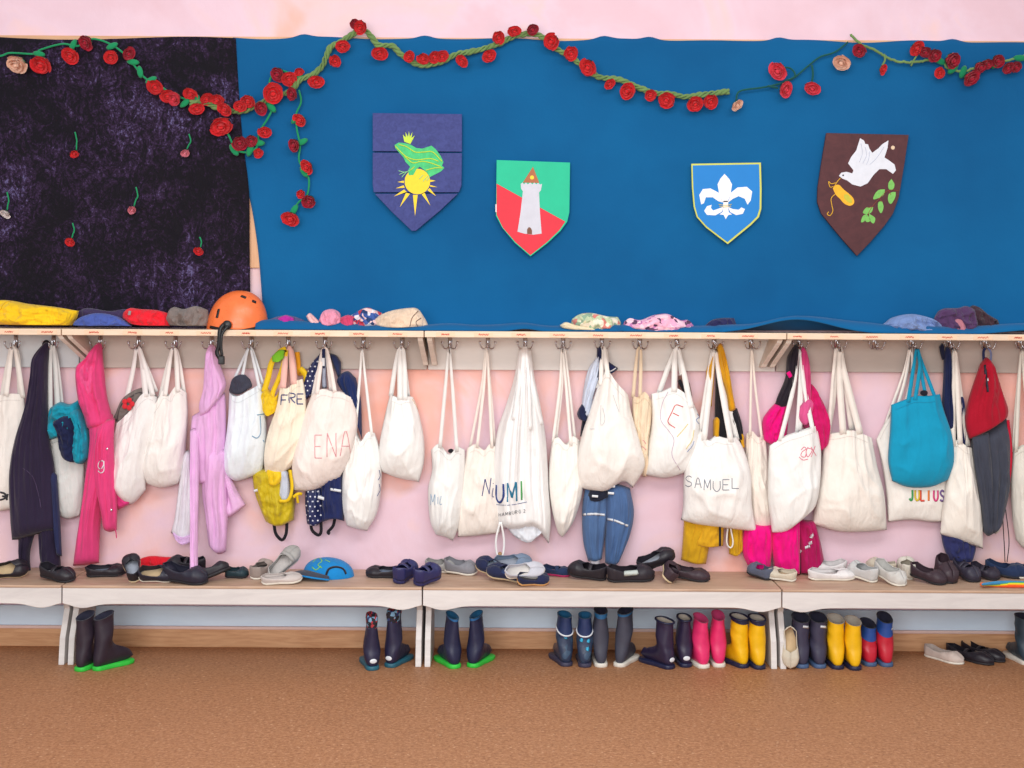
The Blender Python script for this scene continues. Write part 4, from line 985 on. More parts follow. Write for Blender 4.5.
# grey sandal and red flower inside the bag mouth
def lump(name, label, catg, top, left, right, bottom, d, T, mat, seed, fold=.008, crumple=.005, Tb=None, group=None, **kw):
    t = thing(name, label, catg, group=group)
    m = fabric(*mat, creases=1.0) if isinstance(mat, tuple) else mat
    kw.setdefault('nu', 40); kw.setdefault('nv', 26)
    b = patch(kw.pop('part', 'cloth'), top, left, right, bottom, d, T, m, t, Tb=Tb if Tb else T*.8, style=kw.pop('style', 'lump'), fold=fold, crumple=crumple, seed=seed, **kw)
    return t, b
t, b = lump('sandal', 'grey sandal with a red flower, sticking out of the bag mouth', 'shoe', [(116,412),(124,397),(140,388),(152,390),(158,398)], [(114,418)], [(158,400)], [(118,424),(130,412),(145,400),(157,402)], .052, .022, (120, 112, 108), 46, .004, .003, Tb=.012, part='upper')
strokes_on('stitched_edge', b, [[(117,420),(122,404),(138,393),(150,394),(156,399)]], .005, paint(80, 74, 76, .8, .1, 60, 0), b)
V, Fc = merge(*[ball_geo(P(128+4*math.cos(a), 404+4*math.sin(a), .085), .011, 8, 6, (1, .5, 1)) for a in [k*1.26 for k in range(5)]]); mesh_obj('flower', V, Fc, fabric(210, 44, 56), t)
finish(t)
# grey beret
t, b = lump('beret', 'dark grey beret peeping out of the bag with the blue J', 'hat', [(230,388),(233,378),(243,374),(250,379)], [(229,390)], [(252,384)], [(230,393),(240,394),(252,387)], .055, .020, (62, 64, 80), 47, .003, .002, Tb=.012, part='crown'); finish(t)
# lilac hoodie
t = thing('hooded_jacket', 'long lilac hooded sweatshirt with one thin sleeve reaching the bench', 'clothing', group='clothes hanging from the hooks')
LIL = (226, 176, 222)
piece(t, 'hood', [(208,347),(211,344),(215,346)], [(205,368),(203,390),(199,405)], [(219,362),(225,378),(226,386)], [(200,418),(208,414),(216,404),(221,396)], (.066,.095), .050, LIL, 51, .008, nv=40)
piece(t, 'sweatshirt_body', [(192,416),(205,408),(225,392)], [(190,440),(190,460)], [(226,410),(226,440),(225,462)], [(191,482),(208,484),(225,478)], .062, .055, LIL, 52, .010)
piece(t, 'sleeve', [(204,450),(214,446),(225,450)], [(202,490),(206,520)], [(227,480),(228,515)], [(209,546),(218,554),(226,552)], .08, .045, LIL, 53, .007)
piece(t, 'thin_sleeve', [(190,430),(194,428),(199,430)], [(190,480),(190,530)], [(199,480),(198,530)], [(190,581),(194,583),(198,581)], (.11,.275), .022, LIL, 54, .004, nv=44)
piece(t, 'pocket_flap', [(222,460),(225,464),(227,470)], [(223,490)], [(235,486)], [(226,519),(236,513),(246,505)], .06, .028, (230, 184, 226), 55, .006)
finish(t)
t = thing('shirt', 'white shirt with lilac hem hanging half hidden behind the lilac hoodie', 'clothing', group='clothes hanging from the hooks')
piece(t, 'shirt_body', [(184,452),(188,450),(192,452)], [(179,485),(175,515)], [(194,480),(196,510)], [(171,533),(182,540),(193,537)], .042, .03, (230, 226, 236), 56, .006)
piece(t, 'hem', [(173,531),(183,536),(194,533)], [(173,535)], [(194,537)], [(176,538),(183,544),(194,541)], .052, .024, (220, 180, 226), 57, .002)
finish(t)
# yellow rain trousers
t = thing('rain_trousers', 'yellow bib rain trousers with green badge and black foot loops', 'clothing', group='clothes hanging from the hooks')
YB = (236, 198, 24); MU = (200, 176, 24); YM = fabric(*YB, creases=.5, rough=.5)
for q, w_ in (([(286,349),(280,352),(272,362),(268,378),(264,392)], .022), ([(286,350),(284,362),(279,378),(273,392),(272,400)], .018), ([(300,368,.05),(306,376,.05),(306,392,.05)], .022)): band(t, 'shoulder_strap', q, w_, .07, YM)
piece(t, 'bib', [(260,396),(267,388),(275,396),(280,390)], [(262,408)], [(279,408)], [(264,410),(269,416),(276,410)], .05, .04, YM, 61, .006)
piece(t, 'strap_badge', [(272,356),(279,350),(285,350)], [(272,360)], [(284,358)], [(273,362),(279,362),(284,357)], .078, .012, (122, 196, 46), 62, .001, nu=12, nv=10)
piece(t, 'trouser_body', [(252,470),(266,468),(290,466)], [(254,490),(260,508)], [(293,485),(295,502)], [(266,522),(280,526),(294,520)], .048, .05, fabric(*MU, creases=.6, rough=.5), 63, .010, crumple=.004)
piece(t, 'cuff', [(268,466),(276,470),(282,468)], [(266,474)], [(283,476)], [(267,484),(275,486),(281,482)], .09, .02, YM, 64, .003, nu=14, nv=12)
piece(t, 'grey_lining', [(280,470),(285,470),(288,472)], [(280,485)], [(290,486)], [(279,496),(284,502),(290,500)], .088, .018, (196, 204, 220), 65, .003, nu=14, nv=12)
band(t, 'yellow_piping', [(290,470),(292,488),(288,500),(279,501)], .012, .112, YM)
band(t, 'waist_tie', [(293,497,.10),(298,494,.10),(302,494,.09)], .012, .1, YM); band(t, 'waist_tie', [(297,496,.1),(298,503,.09)], .010, .1, YM)
band(t, 'reflective_tab', [(254,491,.085),(258,490,.09)], .010, .1, REFL)
band(t, 'foot_loop', [(274,524),(276,534),(282,540),(286,534),(287,523)], .012, .06, BLACKF)
finish(t)
band_o = thing('strap_ring', 'short orange strap hanging behind the FRE bag handles', 'strap')
band(band_o, 'band', [(297,352,.045),(298,362,.045),(299,373,.045),(304,372,.045)], .020, .045, fabric(240, 168, 40)); finish(band_o)
# polka dot rain trousers
DOTS = dotted((30, 40, 88), (226, 230, 240), .019, .17)
t = thing('rain_trousers', 'navy rain trousers with white polka dots and black foot loops', 'clothing', group='clothes hanging from the hooks')
piece(t, 'dotted_bib', [(314,360),(318,356),(321,352)], [(308,370),(302,390)], [(319,370),(315,388)], [(302,402),(306,400),(311,396)], .045, .03, DOTS, 71, .004)
piece(t, 'navy_side', [(328,353),(336,355),(341,362)], [(332,362)], [(341,372),(341,372)], [(338,378),(340,376),(341,374)], .042, .02, (38, 50, 90), 72, .003, nu=14, nv=14)
piece(t, 'navy_side', [(340,374),(348,371),(356,378)], [(337,382),(344,394)], [(361,400),(362,425)], [(352,408),(357,420),(362,440)], .042, .04, (26, 44, 94), 73, .006)
piece(t, 'grey_lining', [(322,352),(324,350),(327,353)], [(322,370)], [(326,370)], [(322,388),(324,389),(327,388)], .050, .014, (176, 184, 204), 74, .002, nu=10, nv=16)
band(t, 'buckle_strap', [(323.5,349,.070),(323.5,360,.072),(323.5,368,.07)], .012, .07, fabric(30, 40, 80))
band(t, 'buckle', [(323,358,.076),(323,366,.076)], .014, .07, REFL)
piece(t, 'dotted_leg', [(306,482),(314,476),(322,474)], [(305,500),(306,515)], [(324,492),(324,508)], [(307,524),(315,526),(324,521)], .05, .04, DOTS, 75, .007)
piece(t, 'navy_leg', [(320,474),(332,470),(343,468)], [(321,492),(321,508)], [(343,485),(344,500)], [(322,522),(333,519),(344,521)], .052, .045, (32, 42, 92), 76, .010)
band(t, 'reflective_strip', [(318,497,.096),(325,499,.1)], .012, .1, REFL); band(t, 'reflective_strip', [(329,489,.1),(341,491,.098)], .010, .1, REFL)
band(t, 'foot_loop', [(311,522),(312,530),(318,535),(321,532),(321,522)], .012, .06, BLACKF)
band(t, 'foot_loop', [(335,518),(333,526),(328,532),(330,534)], .012, .06, BLACKF)
finish(t)
# navy and white jacket + denim trousers
t = thing('sailor_jacket', 'pale blue jacket with navy collar and cuff behind the bulging cream bag', 'clothing', group='clothes hanging from the hooks')
piece(t, 'sleeve', [(596,358),(599,352),(600,356)], [(588,370),(583,392)], [(601,375),(594,395)], [(581,414),(586,418),(590,416)], .046, .030, (206, 216, 234), 81, .006)
piece(t, 'cuff', [(579,408),(583,404),(588,414)], [(577,414)], [(588,420)], [(579,419),(583,421),(587,422)], .05, .03, (28, 36, 70), 82, .002, nu=14, nv=12)
piece(t, 'navy_front', [(597,349),(600,346),(602,350)], [(596,365)], [(602,362)], [(594,376),(597,380),(600,382)], .058, .016, (30, 36, 72), 83, .003, nu=12, nv=18)
piece(t, 'sailor_collar', [(605,359),(609,362),(618,368)], [(606,364)], [(617,370)], [(607,372),(610,374),(614,372)], .044, .014, (30, 38, 78), 84, .002, nu=14, nv=10)
band(t, 'white_piping', [(606,371,.062),(611,371,.062),(616,368,.06)], .004, .06, REFL)
piece(t, 'jacket_tail', [(583,415),(585,413),(588,416)], [(581,428)], [(586,430)], [(580,436),(583,438),(585,436)], .04, .02, (24, 26, 44), 85, .002, nu=10, nv=12)
finish(t)
t = thing('denim_trousers', 'blue rain trousers with reflective stripes below the bulging cream bag', 'clothing', group='clothes hanging from the hooks')
DN = (80, 110, 154)
l1 = piece(t, 'trouser_leg', [(585,488),(596,486),(608,484)], [(582,510),(583,540)], [(608,510),(605,535)], [(588,561),(596,562),(602,559)], .05, .04, DN, 86, .006)
l2 = piece(t, 'trouser_leg', [(606,484),(618,484),(630,488)], [(606,510),(605,540)], [(634,512),(630,535)], [(605,563),(613,566),(619,562)], .055, .045, (74, 104, 150), 87, .009)
strokes_on('reflective_stripe', l1, [[(583,514.5),(595,514),(605,515)]], .010, REFL, l1)
strokes_on('reflective_stripe', l2, [[(607,519),(616,521),(628,526)]], .010, REFL, l2)
piece(t, 'waistband', [(590,490),(598,488),(606,486)], [(588,496)], [(608,492)], [(590,501),(598,502),(608,497)], .078, .02, (28, 32, 50), 88, .002, nu=16, nv=10)
for x, y in ((595, 496), (612, 486), (611, 493)): band(t, 'snap_tab', [(x-3,y,.105),(x+3,y+.5,.105)], .009, .1, REFL)
piece(t, 'grey_cuff', [(589,556),(595,555),(600,555)], [(590,562)], [(600,560)], [(592,567),(597,567),(600,565)], .06, .02, (200, 196, 204), 89, .002, nu=12, nv=8)
finish(t)
# brown thing behind the E bag
t, b = lump('shoe', 'brown and black shoe in the mouth of the bag with the red E', 'shoe', [(678,376),(684,373),(690,384)], [(678,384)], [(692,396)], [(678,390),(684,395),(691,400)], .050, .014, (128, 92, 84), 90, .002, .002, Tb=.008, part='upper')
band(t, 'black_edge', [(679,380,.07),(683,388,.07),(690,400,.07)], .014, .07, BLACKF); finish(t)
# mustard jacket
MUS = (218, 160, 24)
t = thing('mustard_jacket', 'mustard yellow and black jacket hanging behind the SAMUEL bag', 'clothing', group='clothes hanging from the hooks')
piece(t, 'sleeve', [(717,347),(720,343),(723,346)], [(720,372),(726,395)], [(729,370),(733,395)], [(728,412),(732,412),(736,409)], .062, .026, MUS, 91, .006)
piece(t, 'sleeve', [(711,358),(713,352),(716,354)], [(706,372),(706,390)], [(714,380),(712,400)], [(706,408),(709,408),(712,406)], .046, .026, MUS, 92, .006)
piece(t, 'black_front', [(716,356),(718,354),(720,358)], [(715,400)], [(725,405)], [(714,442),(720,444),(727,440)], .044, .022, (30, 28, 34), 93, .004)
piece(t, 'black_side', [(727,411),(732,409),(737,408)], [(732,430)], [(742,424)], [(737,446),(740,446),(744,444)], .044, .03, (30, 28, 36), 94, .004)
piece(t, 'front_facing', [(713,420),(717,416),(720,420)], [(713,432)], [(719,432)], [(713,438),(716,440),(719,438)], .05, .03, MUS, 95, .003, nu=12, nv=12)
piece(t, 'jacket_hem', [(684,518),(698,520),(712,520)], [(683,535),(682,548)], [(712,532),(709,548)], [(681,560),(695,564),(706,564)], .048, .035, (204, 156, 22), 96, .006)
piece(t, 'pocket', [(693,518),(708,520),(724,520)], [(693,532)], [(724,534)], [(692,545),(708,547),(723,546)], .065, .03, (216, 164, 28), 97, .005)
piece(t, 'jacket_hem', [(728,520),(736,522),(743,522)], [(728,535)], [(743,535)], [(729,554),(736,556),(743,550)], .048, .03, (204, 156, 22), 98, .006)
band(t, 'black_stripe', [(720,524,.105),(720,546,.1)], .008, .1, BLACKF)
piece(t, 'yellow_side', [(738,434),(741,432),(744,436)], [(738,440)], [(744,442)], [(738,448),(741,449),(745,447)], .046, .03, MUS, 99, .002, nu=10, nv=10)
cord(t, 'white_drawstring', [(729,520,.07),(727,535,.08),(727,544,.08),(731,548,.08),(733,542,.08),(731,530,.08),(730,520,.07)], .0032, .08, fabric(236, 232, 226)); finish(t)
# magenta jacket
MAG = (232, 0, 128)
t = thing('winter_jacket', 'magenta and black winter jacket hanging behind the white bag with curly writing', 'clothing', group='clothes hanging from the hooks')
piece(t, 'black_sleeve', [(793,347),(796,344),(799,347)], [(787,358),(785,378),(778,395)], [(797,370),(792,392)], [(775,404),(780,408),(786,407)], .055, .03, (34, 28, 40), 101, .005)
piece(t, 'upper_sleeve', [(775,403),(781,404),(788,404)], [(767,412),(762,422)], [(788,425),(786,440)], [(763,440),(774,446),(786,446)], .045, .04, MAG, 102, .012, crumple=.005)
piece(t, 'pink_hood', [(799,347),(803,346),(807,352)], [(800,375),(800,400)], [(810,375),(811,395)], [(801,425),(807,430),(812,424)], .050, .035, (206, 64, 124), 103, .008)
piece(t, 'jacket_side', [(808,394),(811,384),(814,388)], [(804,410),(806,430)], [(824,404),(831,425)], [(808,450),(818,452),(829,444)], .046, .045, (206, 18, 104), 104, .010, crumple=.004)
piece(t, 'pink_rib', [(800,406),(808,398),(816,404)], [(799,418)], [(813,410)], [(802,424),(806,426),(810,420)], .084, .02, (220, 90, 148), 105, .003, nu=16, nv=12)
piece(t, 'jacket_body', [(745,522),(758,524),(772,524)], [(742,540),(743,555)], [(773,540),(772,552)], [(748,566),(760,570),(770,573)], .052, .045, MAG, 106, .010)
piece(t, 'jacket_body', [(771,524),(786,524),(800,520)], [(771,545)], [(800,545)], [(774,568),(788,572),(800,575)], .06, .05, MAG, 107, .010)
c = piece(t, 'cranberry_leg', [(797,518),(806,520),(815,520)], [(799,545)], [(820,540)], [(800,574),(812,572),(824,560)], .05, .04, (176, 16, 92), 108, .008)
for q in ([(805,548),(810,546)], [(809,544),(812,542)], [(811,538),(813,534)], [(800,552),(801,550)]): strokes_on('reflective_patch', c, [q], .014, REFL, c)
band(t, 'pink_tab', [(788,372,.09),(791,377,.09)], .016, .09, fabric(*MAG)); finish(t)
# navy trousers
t = thing('navy_trousers', 'dark navy trousers hanging beside the turquoise bag', 'clothing', group='clothes hanging from the hooks')
piece(t, 'trouser_top', [(944,352),(947,346),(951,350)], [(943,380),(942,405)], [(951,385),(953,412)], [(944,428),(949,432),(953,430)], .058, .028, (22, 34, 76), 111, .005)
piece(t, 'ankle_loop', [(939,347),(942,343),(944,346)], [(940,353)], [(945,356)], [(942,360),(945,360),(948,358)], .055, .012, (24, 28, 56), 112, .001, nu=10, nv=10)
piece(t, 'trouser_top', [(957,395),(960,392),(963,396)], [(955,420)], [(966,420)], [(956,446),(962,448),(966,446)], .043, .022, (34, 40, 84), 113, .004)
piece(t, 'trouser_leg', [(940,528),(956,534),(974,538)], [(943,545)], [(976,548)], [(948,560),(960,562),(972,562)], .05, .035, (44, 48, 96), 114, .008)
finish(t)
# red and charcoal jacket
t = thing('hooded_jacket', 'red hooded jacket with charcoal grey body near the right edge', 'clothing', group='clothes hanging from the hooks')
RD = (168, 10, 40); CH = (66, 70, 84)
cbody = piece(t, 'jacket_body', [(971,436),(985,430),(1006,416)], [(971,460),(974,500)], [(1011,445),(1010,485)], [(979,530),(992,534),(1001,524)], .060, .045, CH, 122, .008, nv=44)
h = piece(t, 'hood', [(980,364),(986,357),(993,364)], [(973,384),(967,404),(965,424)], [(1001,388),(1008,408)], [(969,440),(985,432),(1007,418)], (.070,.088), .045, RD, 121, .007, nv=40)
piece(t, 'sleeve', [(972,438),(980,434),(989,432)], [(975,470),(981,505)], [(992,470),(993,500)], [(984,533),(988,536),(993,534)], .10, .025, (62, 66, 80), 123, .005)
band(t, 'red_zip_edge', [(1008,420,.08),(1011,450,.08),(1009,480,.08),(1003,510,.08),(998,524,.08)], .011, .08, fabric(196, 16, 52))
strokes_on('hood_opening', h, [[(985,365),(986,376),(988,392)]], .010, paint(40, 44, 60, .8, .05, 50, 0), h)
strokes_on('toggle', h, [[(987.5,378),(988,381)]], .007, REFL, h)
piece(t, 'jacket_lining', [(992,505),(996,508),(999,512)], [(993,518)], [(1000,522)], [(994,533),(996,534),(999,530)], .05, .016, (214, 208, 196), 124, .002, nu=10, nv=14)
band(t, 'hanging_loop', [(984,364,.075),(983.5,352,.07),(985.5,348,.072)], .010, .07, NAVY); band(t, 'hanging_loop', [(990,366,.07),(991,354,.066),(988.5,348,.070)], .008, .07, fabric(120, 130, 170))
cord(t, 'drawstring', [(1002,508,.07),(1004,540,.07),(1005,562,.07)], .0018, .07, BLACKF); cord(t, 'drawstring', [(1005,505,.07),(1009,540,.07),(1007,562,.07)], .0018, .07, BLACKF)
cord(t, 'side_toggle', [(995,385,.09),(1000,383.5,.1)], .004, .1, fabric(*RD)); finish(t)
# ---------------------------------------------------------------- things on the hat shelf
def rest(y_hint=0): return SHELF_Z
ys = lambda x: 330.5 + (x-512)*0.0059   # shelf top seen in the photo
t, b = lump('yellow_jacket', 'bright yellow folded jacket at the left end of the hat shelf', 'clothing', [(-20,304),(4,300),(30,304),(56,307),(79,311)], [(-22,315)], [(77,318)], [(-20,ys(0)-3),(20,ys(20)-2.5),(50,ys(50)-2.5),(72,ys(70)-2.5)], .125, .075, (246, 198, 28), 201, .012, .006, group='things on the hat shelf')
strokes_on('fold_edge', b, [[(0,310),(5,303),(12,301)], [(2,322),(18,326),(30,327)]], .004, fabric(224, 176, 20), b); finish(t)
t, b = lump('knitted_hat', 'blue-violet knitted cap lying right of the yellow jacket', 'hat', [(74,322),(84,316),(98,313),(116,316),(130,324)], [(73,325)], [(132,326)], [(74,ys(75)-2.5),(90,ys(90)-2),(132,ys(130)-2.5)], .165, .045, (72, 92, 168), 202, .005, .003, part='knitted_crown', group='things on the hat shelf'); finish(t)
t, b = lump('purple_scarf', 'dark purple scarf between the yellow jacket and red cap', 'scarf', [(76,312),(88,308),(110,311),(126,309),(132,314)], [(77,320)], [(132,320)], [(78,327),(104,327),(132,327)], .080, .035, (62, 48, 84), 203, .006, .004, group='things on the hat shelf'); finish(t)
t, b = lump('fleece_hat', 'bright red fleece hat with grey tag on the hat shelf', 'hat', [(123,313),(130,308),(140,309),(156,310),(168,313)], [(123,318)], [(170,322)], [(128,322),(140,ys(140)-3),(170,ys(170)-2.5)], .145, .055, (232, 32, 50), 204, .007, .005, part='fleece_crown', group='things on the hat shelf')
band(t, 'tag', [(129,315,.207),(130,311,.203)], .010, .2, fabric(150, 140, 140)); finish(t)
t, b = lump('grey_cap', 'crumpled grey-brown cap beside the orange helmet', 'hat', [(168,312),(174,307),(184,309),(196,306),(208,310)], [(166,320)], [(209,320)], [(170,ys(170)-3),(186,ys(186)-2.5),(208,ys(200)-2.5)], .140, .055, (128, 116, 112), 205, .010, .006, part='knitted_crown', group='things on the hat shelf'); finish(t)
# helmet
t = thing('bicycle_helmet', 'orange helmet with black chin straps dangling over the shelf edge', 'helmet', group='things on the hat shelf')
ORM = rubber(244, 120, 62, .3); hc = P(237, 331, .12); rx, ry, rz = .115, .090, .158
V = []; nu, nv = 48, 26
for j in range(nv+1):
    th = (math.pi/2)*1.0*j/nv
    for i in range(nu):
        a = 2*math.pi*i/nu
        r_ = math.sin(th)**.92; f = 1 + .03*math.cos(2*a)
        V.append(hc + Vector((rx*r_*math.cos(a)*f + .012*math.cos(th), ry*r_*math.sin(a), rz*math.cos(th)**.86 if th < math.pi/2-1e-6 else 0)))
Fc = [(j*nu+i, j*nu+(i+1) % nu, (j+1)*nu+(i+1) % nu, (j+1)*nu+i) for j in range(nv) for i in range(nu)]
inner = [hc + (v-hc)*.93 for v in V]; o1 = len(V)
Fc += [tuple(reversed([k+o1 for k in q])) for q in Fc]
Fc += [(nv*nu+i, nv*nu+(i+1) % nu, o1+nv*nu+(i+1) % nu, o1+nv*nu+i) for i in range(nu)]
sh = mesh_obj('helmet_shell', V+inner, Fc, ORM, t, recalc=False)
for v in (): pass
BK = rubber(22, 22, 26, .4)
for q in ([(241,296),(246,298)], [(252,301),(256,302.5)], [(217,318),(219,309)]): strokes_on('vent', sh, [q], .012, BK, sh)
strokes_on('rim_strip', sh, [[(210,327),(225,330),(240,331),(262,327)]], .012, BK, sh)
hb = P(227, 325, .225)
V, Fc = ball_geo(hb, .018, 14, 10, (1, .45, 1)); mesh_obj('strap_adjuster', V, Fc, BK, t)
band(t, 'chin_strap', [(224,324,.232),(220,330,.238),(219,345,.238),(217,353,.236),(221,360,.234)], .015, .235, BK, 30)
band(t, 'chin_strap', [(228,326,.234),(222,334,.244),(221,346,.243),(222,356,.240)], .011, .24, BK, 30)
V, Fc = box_geo(tuple(P(218.5, 363, .245)), tuple(P(225, 357, .228) )) ; V = [Vector(v) for v in V]
lo = P(218, 364.5, .245); hi = P(225, 356, .228)
V, Fc = box_geo((lo.x, lo.y, lo.z), (hi.x, hi.y, hi.z)); bevel(mesh_obj('buckle', V, Fc, BK, t, smooth=False), .003)
finish(t)
zz = -3.5
t, b = lump('magenta_hat', 'small magenta and grey hat right of the orange helmet', 'hat', [(268,320),(280,316),(292,316),(304,320)], [(268,324)], [(305,324)], [(270,326),(286,327),(304,326)], .115, .040, (92, 84, 130), 206, .004, .004, part='grey_crown', group='things on the hat shelf')
piece(t, 'magenta_front', [(278,318),(286,315),(294,318)], [(277,323)], [(295,323)], [(279,327),(286,328),(294,327)], .150, .020, (180, 40, 150), 207, .003, nu=16, nv=10); finish(t)
t, b = lump('sun_hat', 'pink child sun hat with curled brim on the hat shelf', 'hat', [(320,318),(324,311),(332,309),(339,312),(341,318)], [(319,321)], [(342,321)], [(321,325),(330,326),(341,324)], .140, .045, (232, 150, 176), 208, .005, .002, part='crown', group='things on the hat shelf')
piece(t, 'brim', [(306,316),(310,313),(316,318)], [(308,320)], [(320,322)], [(312,325),(318,327),(326,327)], .150, .02, (236, 188, 190), 209, .003, nu=16, nv=10)
piece(t, 'hat_ribbon', [(340,318),(347,315),(354,316)], [(340,322)], [(355,322)], [(341,326),(348,327),(355,326)], .140, .03, (206, 70, 110), 210, .004, nu=16, nv=10); finish(t)
t, b = lump('printed_scarf', 'red, blue and white patterned scarf between pink hat and beige cap', 'scarf', [(350,316),(362,309),(370,308),(382,313)], [(350,320)], [(384,320)], [(351,326),(366,327),(384,326)], .120, .045, patterned([(60, 90, 160), (226, 224, 230), (196, 60, 80), (30, 60, 110), (236, 200, 200)], 48), 211, .008, .005, group='things on the hat shelf'); finish(t)
t, b = lump('beige_cap', 'beige cap with its peak turned right, on the hat shelf', 'hat', [(374,318),(390,311),(408,308),(418,309),(426,320)], [(373,322)], [(428,325)], [(375,326),(395,328),(427,327)], .140, .055, (226, 200, 176), 212, .004, .002, part='crown', group='things on the hat shelf')
strokes_on('seam', b, [[(418,311),(412,318),(410,326)], [(421,318),(416,322),(418,327)]], .003, paint(120, 96, 84, .8, .05, 50, 0), b); finish(t)
t, b = lump('patterned_sun_hat', 'green, yellow and red patterned sun hat in the middle of the shelf', 'hat', [(572,319),(580,314),(592,313),(606,316),(618,317)], [(571,323)], [(621,323)], [(572,327),(596,330),(620,329)], .130, .055, patterned([(196, 206, 170), (226, 214, 176), (150, 176, 150), (214, 130, 120), (236, 226, 206)], 52), 213, .008, .005, part='crown', group='things on the hat shelf')
piece(t, 'brim', [(560,325),(566,322),(574,325)], [(560,326)], [(592,328)], [(562,328),(574,330),(600,331)], .175, .02, (228, 214, 184), 214, .002, nu=22, nv=8); finish(t)
t, b = lump('pink_sun_hat', 'pink sun hat with small dark print right of the patterned hat', 'hat', [(624,322),(630,318),(640,320),(654,315),(668,314),(680,320),(688,320),(693,325)], [(623,326)], [(695,328)], [(625,330),(655,331.5),(694,331)], .120, .050, patterned([(240, 190, 210), (236, 170, 200), (240, 200, 214), (236, 180, 204), (190, 120, 170), (244, 206, 216), (238, 176, 200), (90, 60, 90)], 60), 215, .010, .006, part='crown', group='things on the hat shelf'); finish(t)
t, b = lump('knitted_hat', 'dark navy cap on the shelf left of the raised blue fold', 'hat', [(704,327),(712,320),(722,318),(734,318)], [(702,328)], [(736,324)], [(704,331),(720,331),(736,330)], .110, .040, (40, 40, 84), 216, .005, .004, part='crown', group='things on the hat shelf'); finish(t)
t, b = lump('blue_cloth_hat', 'pale blue crumpled sun hat near the right end of the shelf', 'hat', [(884,324),(894,317),(912,314),(930,318),(942,325)], [(881,326)], [(943,329)], [(884,329),(910,332),(942,332)], .130, .055, (122, 146, 196), 217, .010, .008, part='crown', group='things on the hat shelf'); finish(t)
t, b = lump('purple_jacket', 'purple-brown knitted bundle at the right end of the hat shelf', 'clothing', [(934,318),(942,309),(958,308),(966,306),(976,310)], [(934,324)], [(978,322)], [(936,330),(956,332),(978,331)], .120, .055, (84, 56, 96), 218, .010, .008, group='things on the hat shelf')
piece(t, 'pink_lining', [(952,322),(958,318),(964,324)], [(953,327)], [(966,328)], [(954,331),(960,332),(966,331)], .160, .02, (184, 120, 134), 219, .003, nu=14, nv=10)
finish(t)
t, b = lump('brown_hat', 'dark brown knitted hat behind the purple bundle, rightmost on the shelf', 'hat', [(966,316),(970,307),(976,306),(986,314),(998,320)], [(966,324)], [(999,325)], [(968,331),(984,332),(998,331)], .100, .045, (66, 44, 54), 220, .008, .006, part='crown', group='things on the hat shelf'); finish(t)
